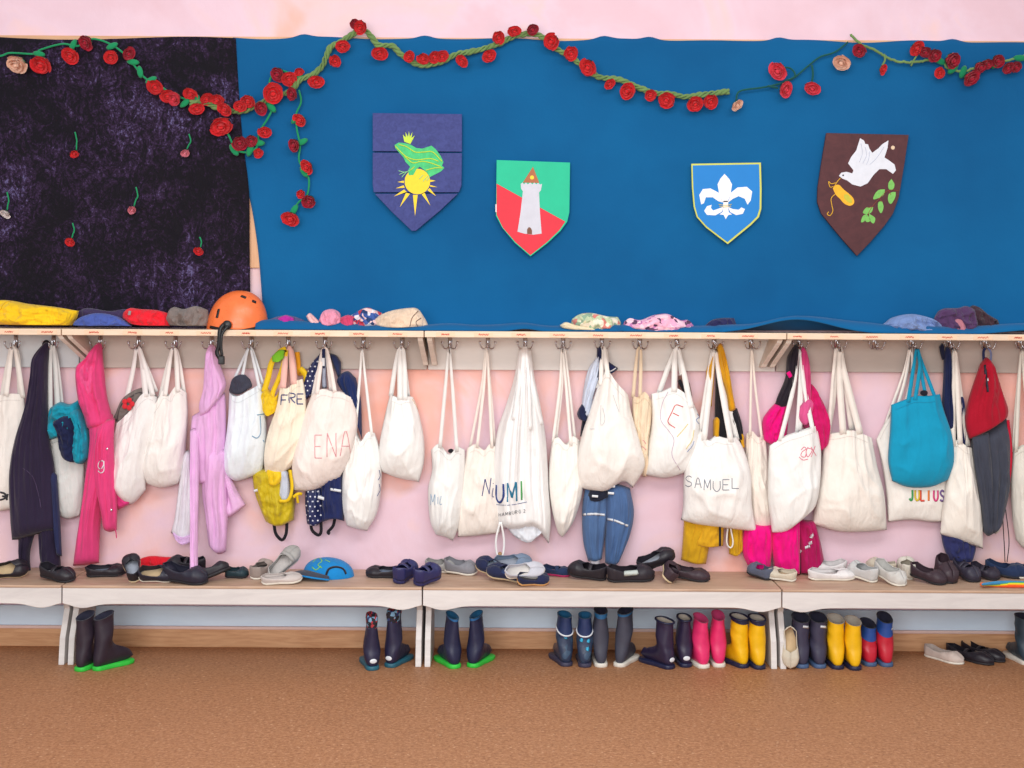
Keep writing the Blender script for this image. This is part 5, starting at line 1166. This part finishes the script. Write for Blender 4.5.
# ---------------------------------------------------------------- boots and shoes
def tab(xs, ys, x):
    if x <= xs[0]: return ys[0]
    for a, b, p, q in zip(xs, xs[1:], ys, ys[1:]):
        if x <= b:
            t = (x-a)/(b-a); t = t*t*(3-2*t) if False else t
            return p+(q-p)*t
    return ys[-1]
def boot(label, px, py, head, H, wS, shaft, sole, lining, cuff=None, cuff_h=0.0, slant=0.0, group=None, heel_patch=None, liner=None, spots=None, band_at=None, foot=None, L=.185, rim=None, lean=0.0, patch_z=.05, depth=1.0):
    L *= .90; head = 90 + (head-90)*.72; wS *= .97
    """rubber boot; (px,py) is where its heel meets the floor, head = direction of the toe (90 = towards the wall)"""
    t = thing('rubber_boot', label, 'boot', group=group)
    H *= .96; k = H/.225
    tl = .016 + slant
    bk = [(-.041, .225-tl), (-.040, .18-tl*.5), (-.038, .13), (-.038, .09), (-.043, .055), (-.045, .03), (-.040, .012), (-.02, .010), (.02, .010), (.06, .010), (.095, .011), (.118, .016), (.134, .024)]
    ft = [(.041, .222), (.040, .18), (.037, .135), (.036, .110), (.044, .096), (.054, .086), (.066, .080), (.080, .074), (.094, .069), (.108, .062), (.121, .052), (.131, .042), (.137, .030)]
    wd = [wS, wS*.98, wS*.94, wS*.92, wS*.95, wS*1.0, .029, .030, .031, .033, .031, .024, .008]
    s_ = L/.185
    B = cat([(a*s_*(depth if b > .1 else 1), b*k if b > .06 else b, 0) for a, b in bk], 40); T = cat([(a*s_*(depth if b > .1 else 1), b*k if b > .06 else b, 0) for a, b in ft], 40); Wd = cat([(w_, 0, 0) for w_ in wd], 40)
    h0 = on_plane(px, py, 0.0); a = math.radians(head)
    ex = Vector((math.cos(a), math.sin(a), 0)); ey = Vector((-math.sin(a), math.cos(a), 0)); ez = Vector((0, 0, 1))
    org = h0 + ex*.045
    def tr(x, y, z): return org + ex*(x + lean*z*0) + ey*(y + lean*z) + ez*z
    def ring(b, f, w_, sc=1.0, n=24):
        cx, cz = (b[0]+f[0])/2, (b[1]+f[1])/2; dx, dz = (f[0]-b[0])/2, (f[1]-b[1])/2
        out = []
        for q in range(n):
            th = 2*math.pi*q/n; c, s = math.cos(th), math.sin(th)
            cc = math.copysign(abs(c)**.9, c); ss = math.copysign(abs(s)**.9, s)
            out.append((cx+dx*cc*sc, w_*ss*sc, cz+dz*cc*sc))
        return out
    rings = [ring(B[i], T[i], Wd[i].x) for i in range(41)]
    wr = lambda i, p: tr(p[0], p[1] + .0012*N(p[0]*40, p[2]*40, head), p[2])
    ztop = .225*k
    # split the skin into cuff / shaft by height so each is its own part
    def skin(i0, i1, mat, name, grow=0.0, par=t):
        V = []; n = 24
        for i in range(i0, i1+1):
            V += [wr(i, tuple(Vector(p)*1.0) if not grow else (p[0]+(p[0]-(B[i][0]+T[i][0])/2)*grow, p[1]*(1+grow), p[2])) for p in rings[i]]
        Fc = [(j*n+q, j*n+(q+1) % n, (j+1)*n+(q+1) % n, (j+1)*n+q) for j in range(i1-i0) for q in range(n)]
        if i1 == 40: Fc.append(tuple((i1-i0)*n+q for q in range(n)))
        return mesh_obj(name, V, Fc, mat, par)
    icuff = 0
    if cuff is not None:
        while icuff < 30 and (B[icuff][1]+T[icuff][1])/2 > ztop - cuff_h: icuff += 1
        skin(0, icuff, cuff, 'cuff', .05)
    body = skin(max(0, icuff-1) if icuff else 0, 40, shaft, 'boot_upper')
    # inside of the shaft
    V = []; n = 24
    for i, sc in ((0, 1.04), (0, .93), (3, .90), (7, .86), (9, .6)):
        V += [tr(p[0], p[1], p[2]+(.001 if i == 0 else 0)) for p in ring(B[i], T[i], Wd[i].x, sc)]
    Fc = [(j*n+q, j*n+(q+1) % n, (j+1)*n+(q+1) % n, (j+1)*n+q) for j in range(4) for q in range(n)]
    Fc.append(tuple(4*n+q for q in range(n)))
    mesh_obj('lining', V, Fc, lining, t)
    if rim:
        pts = [tr(*p) for p in ring(B[0], T[0], Wd[0].x, 1.03)]
        V, Fc = tube_geo(pts+[pts[0]], .0042, 48, 6); mesh_obj('rim', V, Fc, rim, t)
    # sole: foot outline
    xs = [-.050, -.046, -.035, -.01, .03, .07, .10, .125, .138, .142]; ws = [0, .015, .024, .026, .026, .031, .033, .028, .016, 0]
    pts = []
    for i in range(31):
        x = xs[0] + (xs[-1]-xs[0])*(0.5-.5*math.cos(math.pi*i/30)); pts.append((x*s_, tab(xs, ws, x)))
    out = [(x, w_) for x, w_ in pts] + [(x, -w_) for x, w_ in pts[-2:0:-1]]
    hs = .0145
    rs = [[tr(x*f, y*f, z) for x, y in out] for f, z in ((.97, 0), (1.0, .003), (1.0, hs-.003), (.97, hs))]
    V, Fc = sweep(None, rs); mesh_obj('sole', V, Fc, sole, t)
    if heel_patch:
        c = on_surface_pt(body, px + (0), patch_z, org, ex)
        if c:
            V, Fc = ball_geo((0, 0, 0), .0125, 14, 8, (1.1, .22, .70)); M = Matrix.Rotation(a - math.pi/2, 3, 'Z')
            mesh_obj('heel_patch', [c + M @ v for v in V], Fc, heel_patch, t)
    if band_at:
        i = min(range(20), key=lambda i: abs((B[i][1]+T[i][1])/2 - band_at*k)); rr_ = [wr(0, p) for p in ring(B[i], T[i], Wd[i].x, 1.06)]
        V, Fc = tube_geo(rr_+[rr_[0]], .0032, 48, 6); mesh_obj('reflective_band', V, Fc, REFL, t)
    if liner:
        V = []; n = 24
        for f, dz in ((.95, -.02), (1.04, .0), (1.10, .012), (1.02, .024), (.80, .028), (.62, .015), (.5, -.01)):
            V += [tr(p[0], p[1], p[2]+dz+.004*N(p[0]*60, p[1]*60, f)) for p in ring(B[0], T[0], Wd[0].x, f)]
        Fc = [(j*n+q, j*n+(q+1) % n, (j+1)*n+(q+1) % n, (j+1)*n+q) for j in range(6) for q in range(n)]
        Fc.append(tuple(6*n+q for q in range(n)))
        mesh_obj('sock_lining', V, Fc, liner, t)
    return finish(t) if not spots else (t, body)
def on_surface_pt(body, px, z, org, ex):
    bvh = world_bvh(body); o = org - ex*.3 + Vector((0, 0, z)); h = bvh.ray_cast(o, ex)[0]
    return h
def reflective_bar(t, body, px, py, w=6, mat=None):
    strokes_on('reflective_strip', body, [[(px-w/2, py-.4), (px+w/2, py+.4)]], .010, mat or REFL, t)
RB_NAVY = rubber(36, 34, 64, .4); RB_BLK = rubber(44, 34, 48, .45); RB_GRN = rubber(50, 196, 66, .45); RB_TEAL = rubber(36, 96, 116, .45)
RB_GREY = rubber(62, 64, 80, .5); RB_WH = rubber(226, 220, 210, .5); RB_PINK = rubber(226, 48, 110, .35); RB_YEL = rubber(240, 186, 16, .35)
RB_DNV = rubber(30, 34, 66, .4); RB_RED = rubber(196, 34, 56, .35); RB_BLUE = rubber(36, 78, 156, .4); RB_CH = rubber(56, 54, 78, .5); RB_STEEL = rubber(70, 96, 136, .5)
RB_PURP = rubber(44, 36, 64, .35); INT_D = fabric(40, 40, 58); INT_G = fabric(176, 166, 154); INT_B = fabric(30, 90, 130); INT_PK = fabric(190, 60, 110)
GB = 'boots lined up under the benches'
boot('left boot of the black pair with bright green soles', 77, 672, 62, .222, .030, RB_BLK, RB_GRN, INT_D, slant=.012, group=GB)
boot('right boot of the green-soled black pair, toe turned right', 93, 671, 36, .222, .030, RB_BLK, RB_GRN, INT_D, slant=.012, group=GB)
SOCK = patterned([(36, 30, 40), (50, 60, 110), (36, 30, 40), (170, 50, 60), (30, 30, 40), (120, 160, 190)], 90)
boot('left of the two navy boots with sock lining and teal sole', 373.5, 671, 112, .190, .021, RB_NAVY, RB_TEAL, INT_D, group=GB, heel_patch=REFL, liner=SOCK, patch_z=.035)
boot('right of the two navy boots with sock lining and teal sole', 388, 668, 58, .205, .023, RB_NAVY, RB_TEAL, INT_D, group=GB, heel_patch=REFL, liner=SOCK, patch_z=.035)
boot('left of the two narrow navy boots with bright green soles', 457, 669, 128, .212, .020, RB_DNV, RB_GRN, INT_B, group=GB, cuff=rubber(32, 96, 150, .4), cuff_h=.018, slant=.006)
boot('right of the two narrow navy boots with bright green soles', 470.5, 668, 55, .212, .020, RB_DNV, RB_GRN, INT_B, group=GB, cuff=rubber(32, 96, 150, .4), cuff_h=.018, slant=.006)
PATB = patterned([(44, 58, 84), (50, 66, 90), (40, 52, 80), (60, 84, 110), (46, 60, 86), (56, 70, 96)], 45, .35)
for lab, x, y, hd, sp in (('left of the two dark teal patterned boots with white band', 568, 667, 112, [(565.5, 637)]), ('right of the two dark teal patterned boots with white band', 585, 668, 88, [(581, 640), (588, 641), (587, 649)])):
    t, b = boot(lab, x, y, hd, .205, .026, PATB, RB_CH, INT_B, group=GB, cuff=rubber(34, 52, 96, .4), cuff_h=.070, band_at=.150, spots=True)
    for sx, sy in sp: strokes_on('blue_spot', b, [[(sx, sy-1.6), (sx+.6, sy), (sx, sy+1.6)]], .014, paint(60, 176, 220, .5, .05, 40, 0), b)
    finish(t)
boot('left of the two tall grey boots with white soles', 601.5, 668, 92, .228, .026, RB_GREY, RB_WH, INT_D, group=GB, cuff=rubber(34, 100, 150, .4), cuff_h=.020, slant=.004)
boot('right of the two tall grey boots, leaning with toe turned right', 617.5, 667.5, 52, .228, .028, RB_GREY, RB_WH, INT_D, group=GB, cuff=rubber(34, 100, 150, .4), cuff_h=.018, slant=.004, lean=-.06)
boot('left boot of the dark violet pair, toe turned left', 673, 669.5, 143, .192, .029, RB_PURP, RB_DNV, INT_G, group=GB, heel_patch=REFL, rim=RB_DNV, patch_z=.035)
boot('right boot of the dark violet pair with reflective heel', 687, 668, 100, .196, .025, RB_PURP, RB_DNV, INT_G, group=GB, heel_patch=REFL, rim=RB_DNV, patch_z=.035)
boot('left of the two pink rubber boots', 706, 669, 116, .205, .025, RB_PINK, RB_WH, INT_PK, group=GB, slant=.014)
boot('right of the two pink rubber boots', 720, 668, 92, .212, .025, RB_PINK, RB_WH, INT_PK, group=GB, slant=.014)
boot('left of the two yellow boots with thick navy rim', 746.5, 668.5, 128, .202, .031, RB_YEL, RB_DNV, INT_G, group=GB, cuff=RB_DNV, cuff_h=.016, rim=RB_DNV)
boot('right of the two yellow boots with thick navy rim', 761.5, 670, 106, .202, .030, RB_YEL, RB_DNV, INT_G, group=GB, cuff=RB_DNV, cuff_h=.016, rim=RB_DNV)
for lab, x, y in (('left of the two charcoal boots with steel blue soles', 804, 669, ), ('right of the two charcoal boots with steel blue soles', 821.5, 669)):
    t, b = boot(lab, x, y, 96, .208, .034, RB_CH, RB_STEEL, INT_D, group=GB, slant=.016, spots=True); reflective_bar(t, b, x+3, 627, 8); finish(t)
boot('left of the two plain yellow boots with grey lining', 839.5, 670, 97, .205, .032, RB_YEL, RB_DNV, INT_G, group=GB, slant=.014)
boot('right of the two plain yellow boots with grey lining', 857, 671, 97, .200, .030, RB_YEL, RB_DNV, INT_G, group=GB, slant=.014)
for lab, x, y, H, hd in (('left of the two red boots with blue cuffs', 873, 667, .178, 104), ('right of the two red boots with blue cuffs', 888.5, 667.5, .205, 94)):
    t, b = boot(lab, x, y, hd, H, .028, RB_RED, RB_STEEL, INT_D, group=GB, cuff=RB_BLUE, cuff_h=.058, slant=.020, spots=True)
    c = [k_ for k_ in kids(t) if k_.name.startswith('cuff')][0]
    strokes_on('white_mark', c, [[(x+3, 629.5), (x+4.5, 627.5)]], .007, REFL, c); finish(t)
boot('dark teal boot with white sole cut off by the right edge', 1030, 666, 100, .195, .034, rubber(44, 62, 76, .4), RB_WH, INT_D, group=GB)

def shoe(name, label, px, py, head, L, W, H, up_mat, sole_mat, in_mat, roll=0, pitch=0, face=0, dz=0.0, plane=None, strap=None, closed=.60, open_w=.95, group=None, extra=None, heel=0.85, catg='shoe', toe_cap=None, sole_h=.009):
    z0 = BENCH_Z if plane is None else plane
    t = thing(name, label, catg, group=group)
    nS, nT = 34, 9
    xs = [0, .03, .10, .3, .45, .62, .75, .88, .95, 1]; ws = [0, .42, .68, .72, .76, .93, 1, .84, .56, 0]
    hs_x = [0, .1, .3, .45, closed, min(.97, closed+.15), .88, .96, 1.01]; hs = [heel, heel*.98, .60, .55, .66, .80, .62, .42, .22]
    def g_(s):
        if s < .02: return 0.0
        if s < .10: return open_w*((s-.02)/.08)**.5
        if s < closed-.12: return open_w
        if s < closed: return open_w*max(0, 1-((s-(closed-.12))/.12)**2)**.5
        return 0.0
    G = []
    for side in (1, -1):
        V = []
        for i in range(nS+1):
            s = 0.5-.5*math.cos(math.pi*i/nS); w_ = tab(xs, ws, s)*W/2; h = tab(hs_x, hs, s)*H; g = g_(s)
            for j in range(nT+1):
                q = j/nT
                y = w_*(1+.10*math.sin(math.pi*q)-(1-g)*q**2.4); z = sole_h*.8 + h*math.sin(q*math.pi/2)**.9
                x = s*L + (.012*L*math.sin(math.pi*q) if s > .9 else (-.03*L*math.sin(q*math.pi*.8)*max(0, 1-s*12)))
                V.append(Vector((x - L/2, side*y, z)))
        G.append((V, grid_faces(nT, nS)))
    upV, upF = merge(*G)
    pts = []
    for i in range(29):
        s = 0.5-.5*math.cos(math.pi*i/28); pts.append((s*L - L/2, tab(xs, ws, s)*W/2))
    out = pts + [(x, -y) for x, y in pts[-2:0:-1]]
    soV, soF = sweep(None, [[Vector((x*f, y*f, z)) for x, y in out] for f, z in ((.98, 0), (1.03, .002), (1.03, sole_h-.002), (.99, sole_h))])
    inV, inF = sweep(None, [[Vector((x*.93, y*.90, z)) for x, y in out] for z in (sole_h, sole_h+.003)])
    geos = [('upper', upV, upF, up_mat), ('sole', soV, soF, sole_mat), ('insole', inV, inF, in_mat)]
    if strap is not None:
        for sx in (strap if isinstance(strap, list) else [strap]):
            w_ = tab(xs, ws, sx)*W/2; h = tab(hs_x, hs, sx)*H
            a = [Vector((sx*L-L/2, y_, z_)) for y_, z_ in ((-w_*1.02, sole_h+h*.5), (-w_*.8, sole_h+h*.95), (0, sole_h+h*1.25), (w_*.8, sole_h+h*.95), (w_*1.02, sole_h+h*.5))]
            V, Fc = strap_geo(a, .014, .0025, 16, flat=Vector((0, 0, 1))); geos.append(('strap', V, Fc, up_mat if extra is None else extra))
    if toe_cap is not None:
        capV, capF = [], []
        for side in (1, -1):
            V = []
            for i in range(11):
                s = .80+.20*i/10; w_ = tab(xs, ws, s)*W/2; h = tab(hs_x, hs, s)*H
                for j in range(nT+1):
                    q = j/nT; V.append(Vector((s*L-L/2+.002, side*(w_*(1+.10*math.sin(math.pi*q)-q**2.4)), sole_h*.8+.0015+h*math.sin(q*math.pi/2)**.9)))
            capV, capF = merge((capV, capF), (V, grid_faces(nT, 10)))
        geos.append(('toe_cap', capV, capF, toe_cap))
    M = Matrix.Rotation(math.radians(face), 3, 'X') @ Matrix.Rotation(math.radians(head), 3, 'Z') @ Matrix.Rotation(math.radians(-pitch), 3, 'Y') @ Matrix.Rotation(math.radians(roll), 3, 'X')
    base = on_plane(px, py, z0)
    mz = min((M @ v).z for v in soV + upV)
    off = Vector((base.x, base.y, z0 + dz - mz + .0005))
    for nm, V, Fc, m in geos:
        o = mesh_obj(nm, [off + M @ v for v in V], Fc, m, t)
        if nm == 'upper':
            md = o.modifiers.new('thickness', 'SOLIDIFY'); md.thickness = .0022; md.offset = -1
    return finish(t)
L_BK = rubber(34, 30, 40, .45); L_NV = fabric(32, 38, 72, creases=.4); L_BR = rubber(58, 42, 52, .5); IN_BE = fabric(206, 178, 140); IN_GY = fabric(160, 166, 180); IN_BL = fabric(110, 130, 160)
SO_BE = rubber(206, 184, 150, .6); SO_WH = rubber(226, 220, 208, .6); SO_BK = rubber(34, 32, 38, .6); L_GR = fabric(168, 166, 164, creases=.4); L_WH = fabric(226, 222, 222, creases=.4); L_BG = fabric(206, 196, 178, creases=.4)
L_VN = rubber(36, 36, 54, .45); L_DB = fabric(34, 50, 84, creases=.4); IN_DK = fabric(52, 48, 60)
G = 'slippers along the bench top'
def S(label, px, py, head, L, up, so, ins, W=.062, H=.042, name='slipper', **k):
    k.setdefault('face', 14 if not (k.get('roll') or k.get('pitch')) else 6)
    return shoe(name, label, px, py, head, L*1.0, W*1.08, H*1.18, up, so, ins, group=G, **k)
S('black slipper on edge at the left end of the bench', 8, 578, 35, .15, L_BK, SO_BE, IN_BE, roll=50)
S('black slipper beside the hems of the black-violet garment', 58, 580.5, -20, .150, L_BK, SO_BK, IN_GY, strap=.45)
S('flat black slipper with blue insole, partly under the pink hoodie', 107, 576, 12, .150, L_BK, SO_BK, IN_BL, H=.030)
S('black slipper with grey insole standing tilted beside the pink hem', 133, 580, 115, .135, L_BK, SO_BE, IN_GY, roll=-12, pitch=28)
S('navy-black slipper with pale sole lying on its side left of the narrow lilac sleeve', 158, 582, 15, .140, L_VN, SO_WH, IN_BE, roll=38)
S('large black slipper behind the hem of the lilac sleeve', 186, 576, 165, .165, L_BK, SO_BK, IN_GY, H=.055, strap=.45, dz=.012)
S('big navy-black slipper lying in front of the other large black one', 186, 583, -12, .175, L_VN, SO_BK, IN_GY, H=.055, W=.07)
S('black slipper with violet insole right of the lilac sleeve', 215, 581, 40, .130, L_BK, SO_BK, fabric(90, 70, 90), roll=-28, pitch=10)
S('short dark teal slipper beside the black one with violet insole', 237, 577.5, 5, .090, rubber(26, 52, 62, .5), SO_BK, IN_DK, H=.03, W=.05)
t, b = lump('red_cloth', 'folded red cloth behind the slippers next to the pink hoodie', 'cloth', [(134,561),(150,556),(168,557),(180,556)], [(133,568)], [(180,566)], [(135,573),(155,574),(179,573)], .06, .022, (220, 28, 46), 301, .004, .003); finish(t)
S('grey suede slipper, leftmost of the three grey ones', 262, 577, 70, .120, fabric(160, 146, 140), SO_WH, fabric(140, 130, 128), H=.045)
S('grey slipper propped up steeply, its sole facing the room', 284, 578, 50, .165, L_GR, SO_WH, fabric(196, 190, 188), roll=35, pitch=32, strap=.62)
S('flat pale grey slipper lying in front of the propped one', 282, 583.5, 14, .150, fabric(198, 188, 184), SO_WH, fabric(206, 196, 192), H=.022)
# blue cap
t = thing('baseball_cap', 'bright blue cap with dark peak lying on the bench', 'hat')
BC = fabric(20, 128, 196, creases=.3); c0 = on_plane(329, 576, BENCH_Z)
V = []; nu, nv = 30, 12
for j in range(nv+1):
    th = math.pi/2*j/nv
    for i in range(nu):
        a = 2*math.pi*i/nu; V.append(c0 + Vector((.098*math.sin(th)*math.cos(a)-.012*math.cos(th), .075*math.sin(th)*math.sin(a), .072*math.cos(th)**.8 if j < nv else 0.001)))
Fc = [(j*nu+i, j*nu+(i+1) % nu, (j+1)*nu+(i+1) % nu, (j+1)*nu+i) for j in range(nv) for i in range(nu)] + [tuple(range(nu))]
cr = mesh_obj('crown', V, Fc, BC, t)
V = []
for j in range(7):
    for i in range(19):
        a = math.radians(168 + 112*i/18); r = .96 + .62*j/6*math.sin(math.pi*(i+2)/22)**.5
        V.append(c0 + Vector((.095*r*math.cos(a)-.006, .078*r*math.sin(a), .016 + .016*math.sin(math.pi*i/18) - .010*(j/6)**2)))
pk = mesh_obj('peak', V, grid_faces(18, 6), fabric(56, 60, 76), t); m = pk.modifiers.new('thickness', 'SOLIDIFY'); m.thickness = .004
V, Fc = tube_geo([V[6*19+i] for i in range(19)], .0035, 30, 6); mesh_obj('peak_edge', V, Fc, BC, pk)
strokes_on('green_print', cr, [[(313,562),(318,558),(322,561),(318,565),(322,568)], [(312,567),(316,570),(321,566)], [(325,560),(330,562)]], .004, paint(130, 196, 90, .6, .05, 60, 0), cr)
strokes_on('back_opening', cr, [[(326,575),(329,569),(336,567),(343,569),(346,574)]], .009, fabric(30, 34, 46), cr); finish(t)

S('flat black slipper left of the two navy clogs', 383, 577, 172, .135, L_BK, SO_BK, IN_BL, H=.028)
NVC = rubber(44, 46, 96, .4)
S('left of the two navy clogs with round holes', 405, 581, 66, .125, NVC, NVC, rubber(90, 92, 130, .5), W=.066, H=.052, name='clog', strap=.42, sole_h=.016)
S('right of the two navy clogs, nearest the bench edge', 427, 583.5, 52, .122, NVC, NVC, rubber(90, 92, 130, .5), W=.066, H=.052, name='clog', strap=.42, sole_h=.016)
S('grey slipper with round opening behind the navy clogs', 441, 572, 10, .120, L_GR, SO_WH, fabric(120, 118, 124), H=.042)
S('grey slipper right of its twin, in front of the pink wall', 461, 574, -12, .130, fabric(134, 134, 142), SO_WH, fabric(172, 170, 174), H=.045)
S('blue-grey slipper on top at the back of the pile', 513, 575, 8, .150, fabric(120, 136, 160), SO_BE, IN_GY, H=.034, dz=.022, face=35)
S('navy slipper with tan sole, leftmost in the pile', 492, 577, 150, .140, L_NV, SO_BE, fabric(150, 166, 190), H=.036, face=38)
S('navy slipper with tan sole in the middle of the pile', 505, 581, 160, .150, L_NV, SO_BE, fabric(60, 80, 130), H=.036, face=30)
S('pale slipper with grey insole on top of the pile', 525, 584, 8, .150, fabric(196, 196, 206), SO_WH, fabric(222, 216, 212), H=.024, dz=.022, face=45, open_w=.97)
S('tan-soled navy slipper lying front right in the pile', 533, 585, 18, .125, L_NV, rubber(214, 160, 100, .6), IN_DK, H=.025, roll=24)
S('small navy slipper with magenta trim at the right end of the pile', 557, 576, -8, .110, L_DB, rubber(170, 30, 90, .5), fabric(150, 30, 90), W=.045, H=.028, strap=.5)
S('black slipper with strap, left of the labelled one', 587, 579, 160, .155, L_BK, SO_BK, IN_DK, H=.050, strap=.4, face=20)
S('large black slipper with pale label on its side', 631, 581, 10, .185, rubber(40, 34, 44, .5), SO_BK, fabric(120, 100, 96), H=.050, W=.072)
lbl = [o for o in bpy.data.objects if o.get('label', '').startswith('large black slipper with pale')][0]
strokes_on('sewn_label', [c for c in kids(lbl) if c.name.startswith('upper')][0], [[(624,573.5),(638,572.5)]], .020, fabric(196, 204, 200), lbl, off=.003)
S('black slipper tilted on top behind the labelled one', 657, 577, 20, .155, L_BK, SO_BK, IN_GY, dz=.024, pitch=16, face=25)
S('dark brown slipper showing its tan sole edge', 668, 581, 75, .120, L_BR, SO_BE, IN_DK, roll=40, pitch=6)
S('long dark brown slipper at the right end of the dark pile', 689, 580, -18, .160, L_BR, SO_BK, IN_DK, H=.036)
S('grey-blue slipper under the magenta jacket', 760, 578, 130, .110, fabric(86, 92, 112), SO_BK, IN_DK, H=.040)
S('beige slipper under the magenta jacket', 781, 580, 155, .115, L_BG, SO_WH, IN_BE, H=.030)
S('front slipper of the white pair', 832, 579.5, 4, .185, L_WH, SO_WH, fabric(206, 198, 196), H=.030, W=.060)
S('back slipper of the white pair with grey opening', 826, 574.5, 176, .150, L_WH, SO_WH, fabric(150, 148, 154), H=.048, W=.062)
S('pale grey slipper right of the white pair, seen from behind', 862, 580, 130, .130, fabric(196, 196, 196), SO_WH, fabric(112, 118, 134), H=.050, closed=.66)
S('pale grey-beige slipper with its toe pointing at the room', 890, 583, -60, .145, fabric(202, 200, 196), SO_WH, fabric(130, 128, 132), H=.050, closed=.70)
S('beige slipper behind the pointing one', 880, 574, 140, .120, L_BG, SO_WH, IN_GY, H=.045)
S('white-heeled slipper left of the black-brown ones', 906, 577, 80, .120, fabric(214, 208, 196), SO_WH, IN_BE, H=.055)
S('black-brown slipper leftmost of the four dark ones at the right', 928, 582.5, -40, .140, L_BR, SO_BK, IN_DK, H=.042)
S('round-toed dark brown slipper standing upright in the dark group', 945, 581, -82, .120, L_BR, SO_BK, IN_DK, H=.058, pitch=-14, closed=.35)
S('dark slipper with crossed straps under the navy trousers', 966, 579.5, -65, .125, rubber(48, 44, 62, .5), SO_BK, IN_DK, H=.048, strap=[.35, .5])
S('smallest dark slipper left of the rainbow fan', 985, 578.5, -35, .110, rubber(46, 40, 56, .5), SO_BK, IN_DK, H=.036, strap=.4)
S('navy slipper behind the rainbow-coloured toy', 1004, 577, -18, .140, L_DB, SO_BK, IN_BL, H=.045)
S('navy slipper with pale stitching at the right edge', 1027, 578, 170, .150, L_DB, SO_WH, IN_BL, H=.045)
# rainbow toy
t = thing('rainbow_knit_toy', 'rainbow striped knitted strip at the right end of the bench', 'toy')
RC = [(236, 84, 36), (244, 160, 30), (236, 220, 50), (90, 180, 80), (60, 140, 190)]
for k, c in enumerate(RC):
    q = [(982,586.3-k*.2),(994,586.6-k*.6),(1010,587.2-k*.9),(1034,588.0-k*1.1)]
    W = []
    for a, b in q:
        W.append(on_plane(a, b-1.2, BENCH_Z+.007+k*.0030))
    V, Fc = tube_geo(W, lambda s: .004+.003*math.sin(math.pi*min(1, s*1.2)), 24, 8); mesh_obj('stripe', V, Fc, fabric(*c, creases=.5), t)
V, Fc = ball_geo(on_plane(982, 584.5, BENCH_Z+.010), .008, 10, 8); mesh_obj('orange_tip', V, Fc, fabric(240, 110, 40), t)
finish(t)
# shoes on the floor
def FS(label, px, py, head, L, up, so, ins, W=.066, H=.042, name='slipper', **k): return shoe(name, label, px, py, head, L, W, H, up, so, ins, plane=0.0, **k)
FS('beige slipper lying on the floor right of the red boots', 944, 660, -52, .165, fabric(200, 184, 176), SO_WH, fabric(176, 160, 150), H=.046, closed=.62)
FS('black shoe nearer the room, right of the beige slipper', 970, 660, -50, .195, L_BK, SO_BK, fabric(110, 96, 92), H=.046, strap=.45)
FS('black shoe nearer the skirting, paired with another black shoe', 983, 657, -56, .190, L_BK, SO_BK, IN_GY, H=.046, strap=.45)
shoe('sandal', 'beige shoe tipped up on its heel left of the charcoal boots', 790, 667, -100, .150, .064, .040, L_BG, rubber(214, 150, 110, .6), IN_BE, plane=0.0, pitch=-72, roll=0)
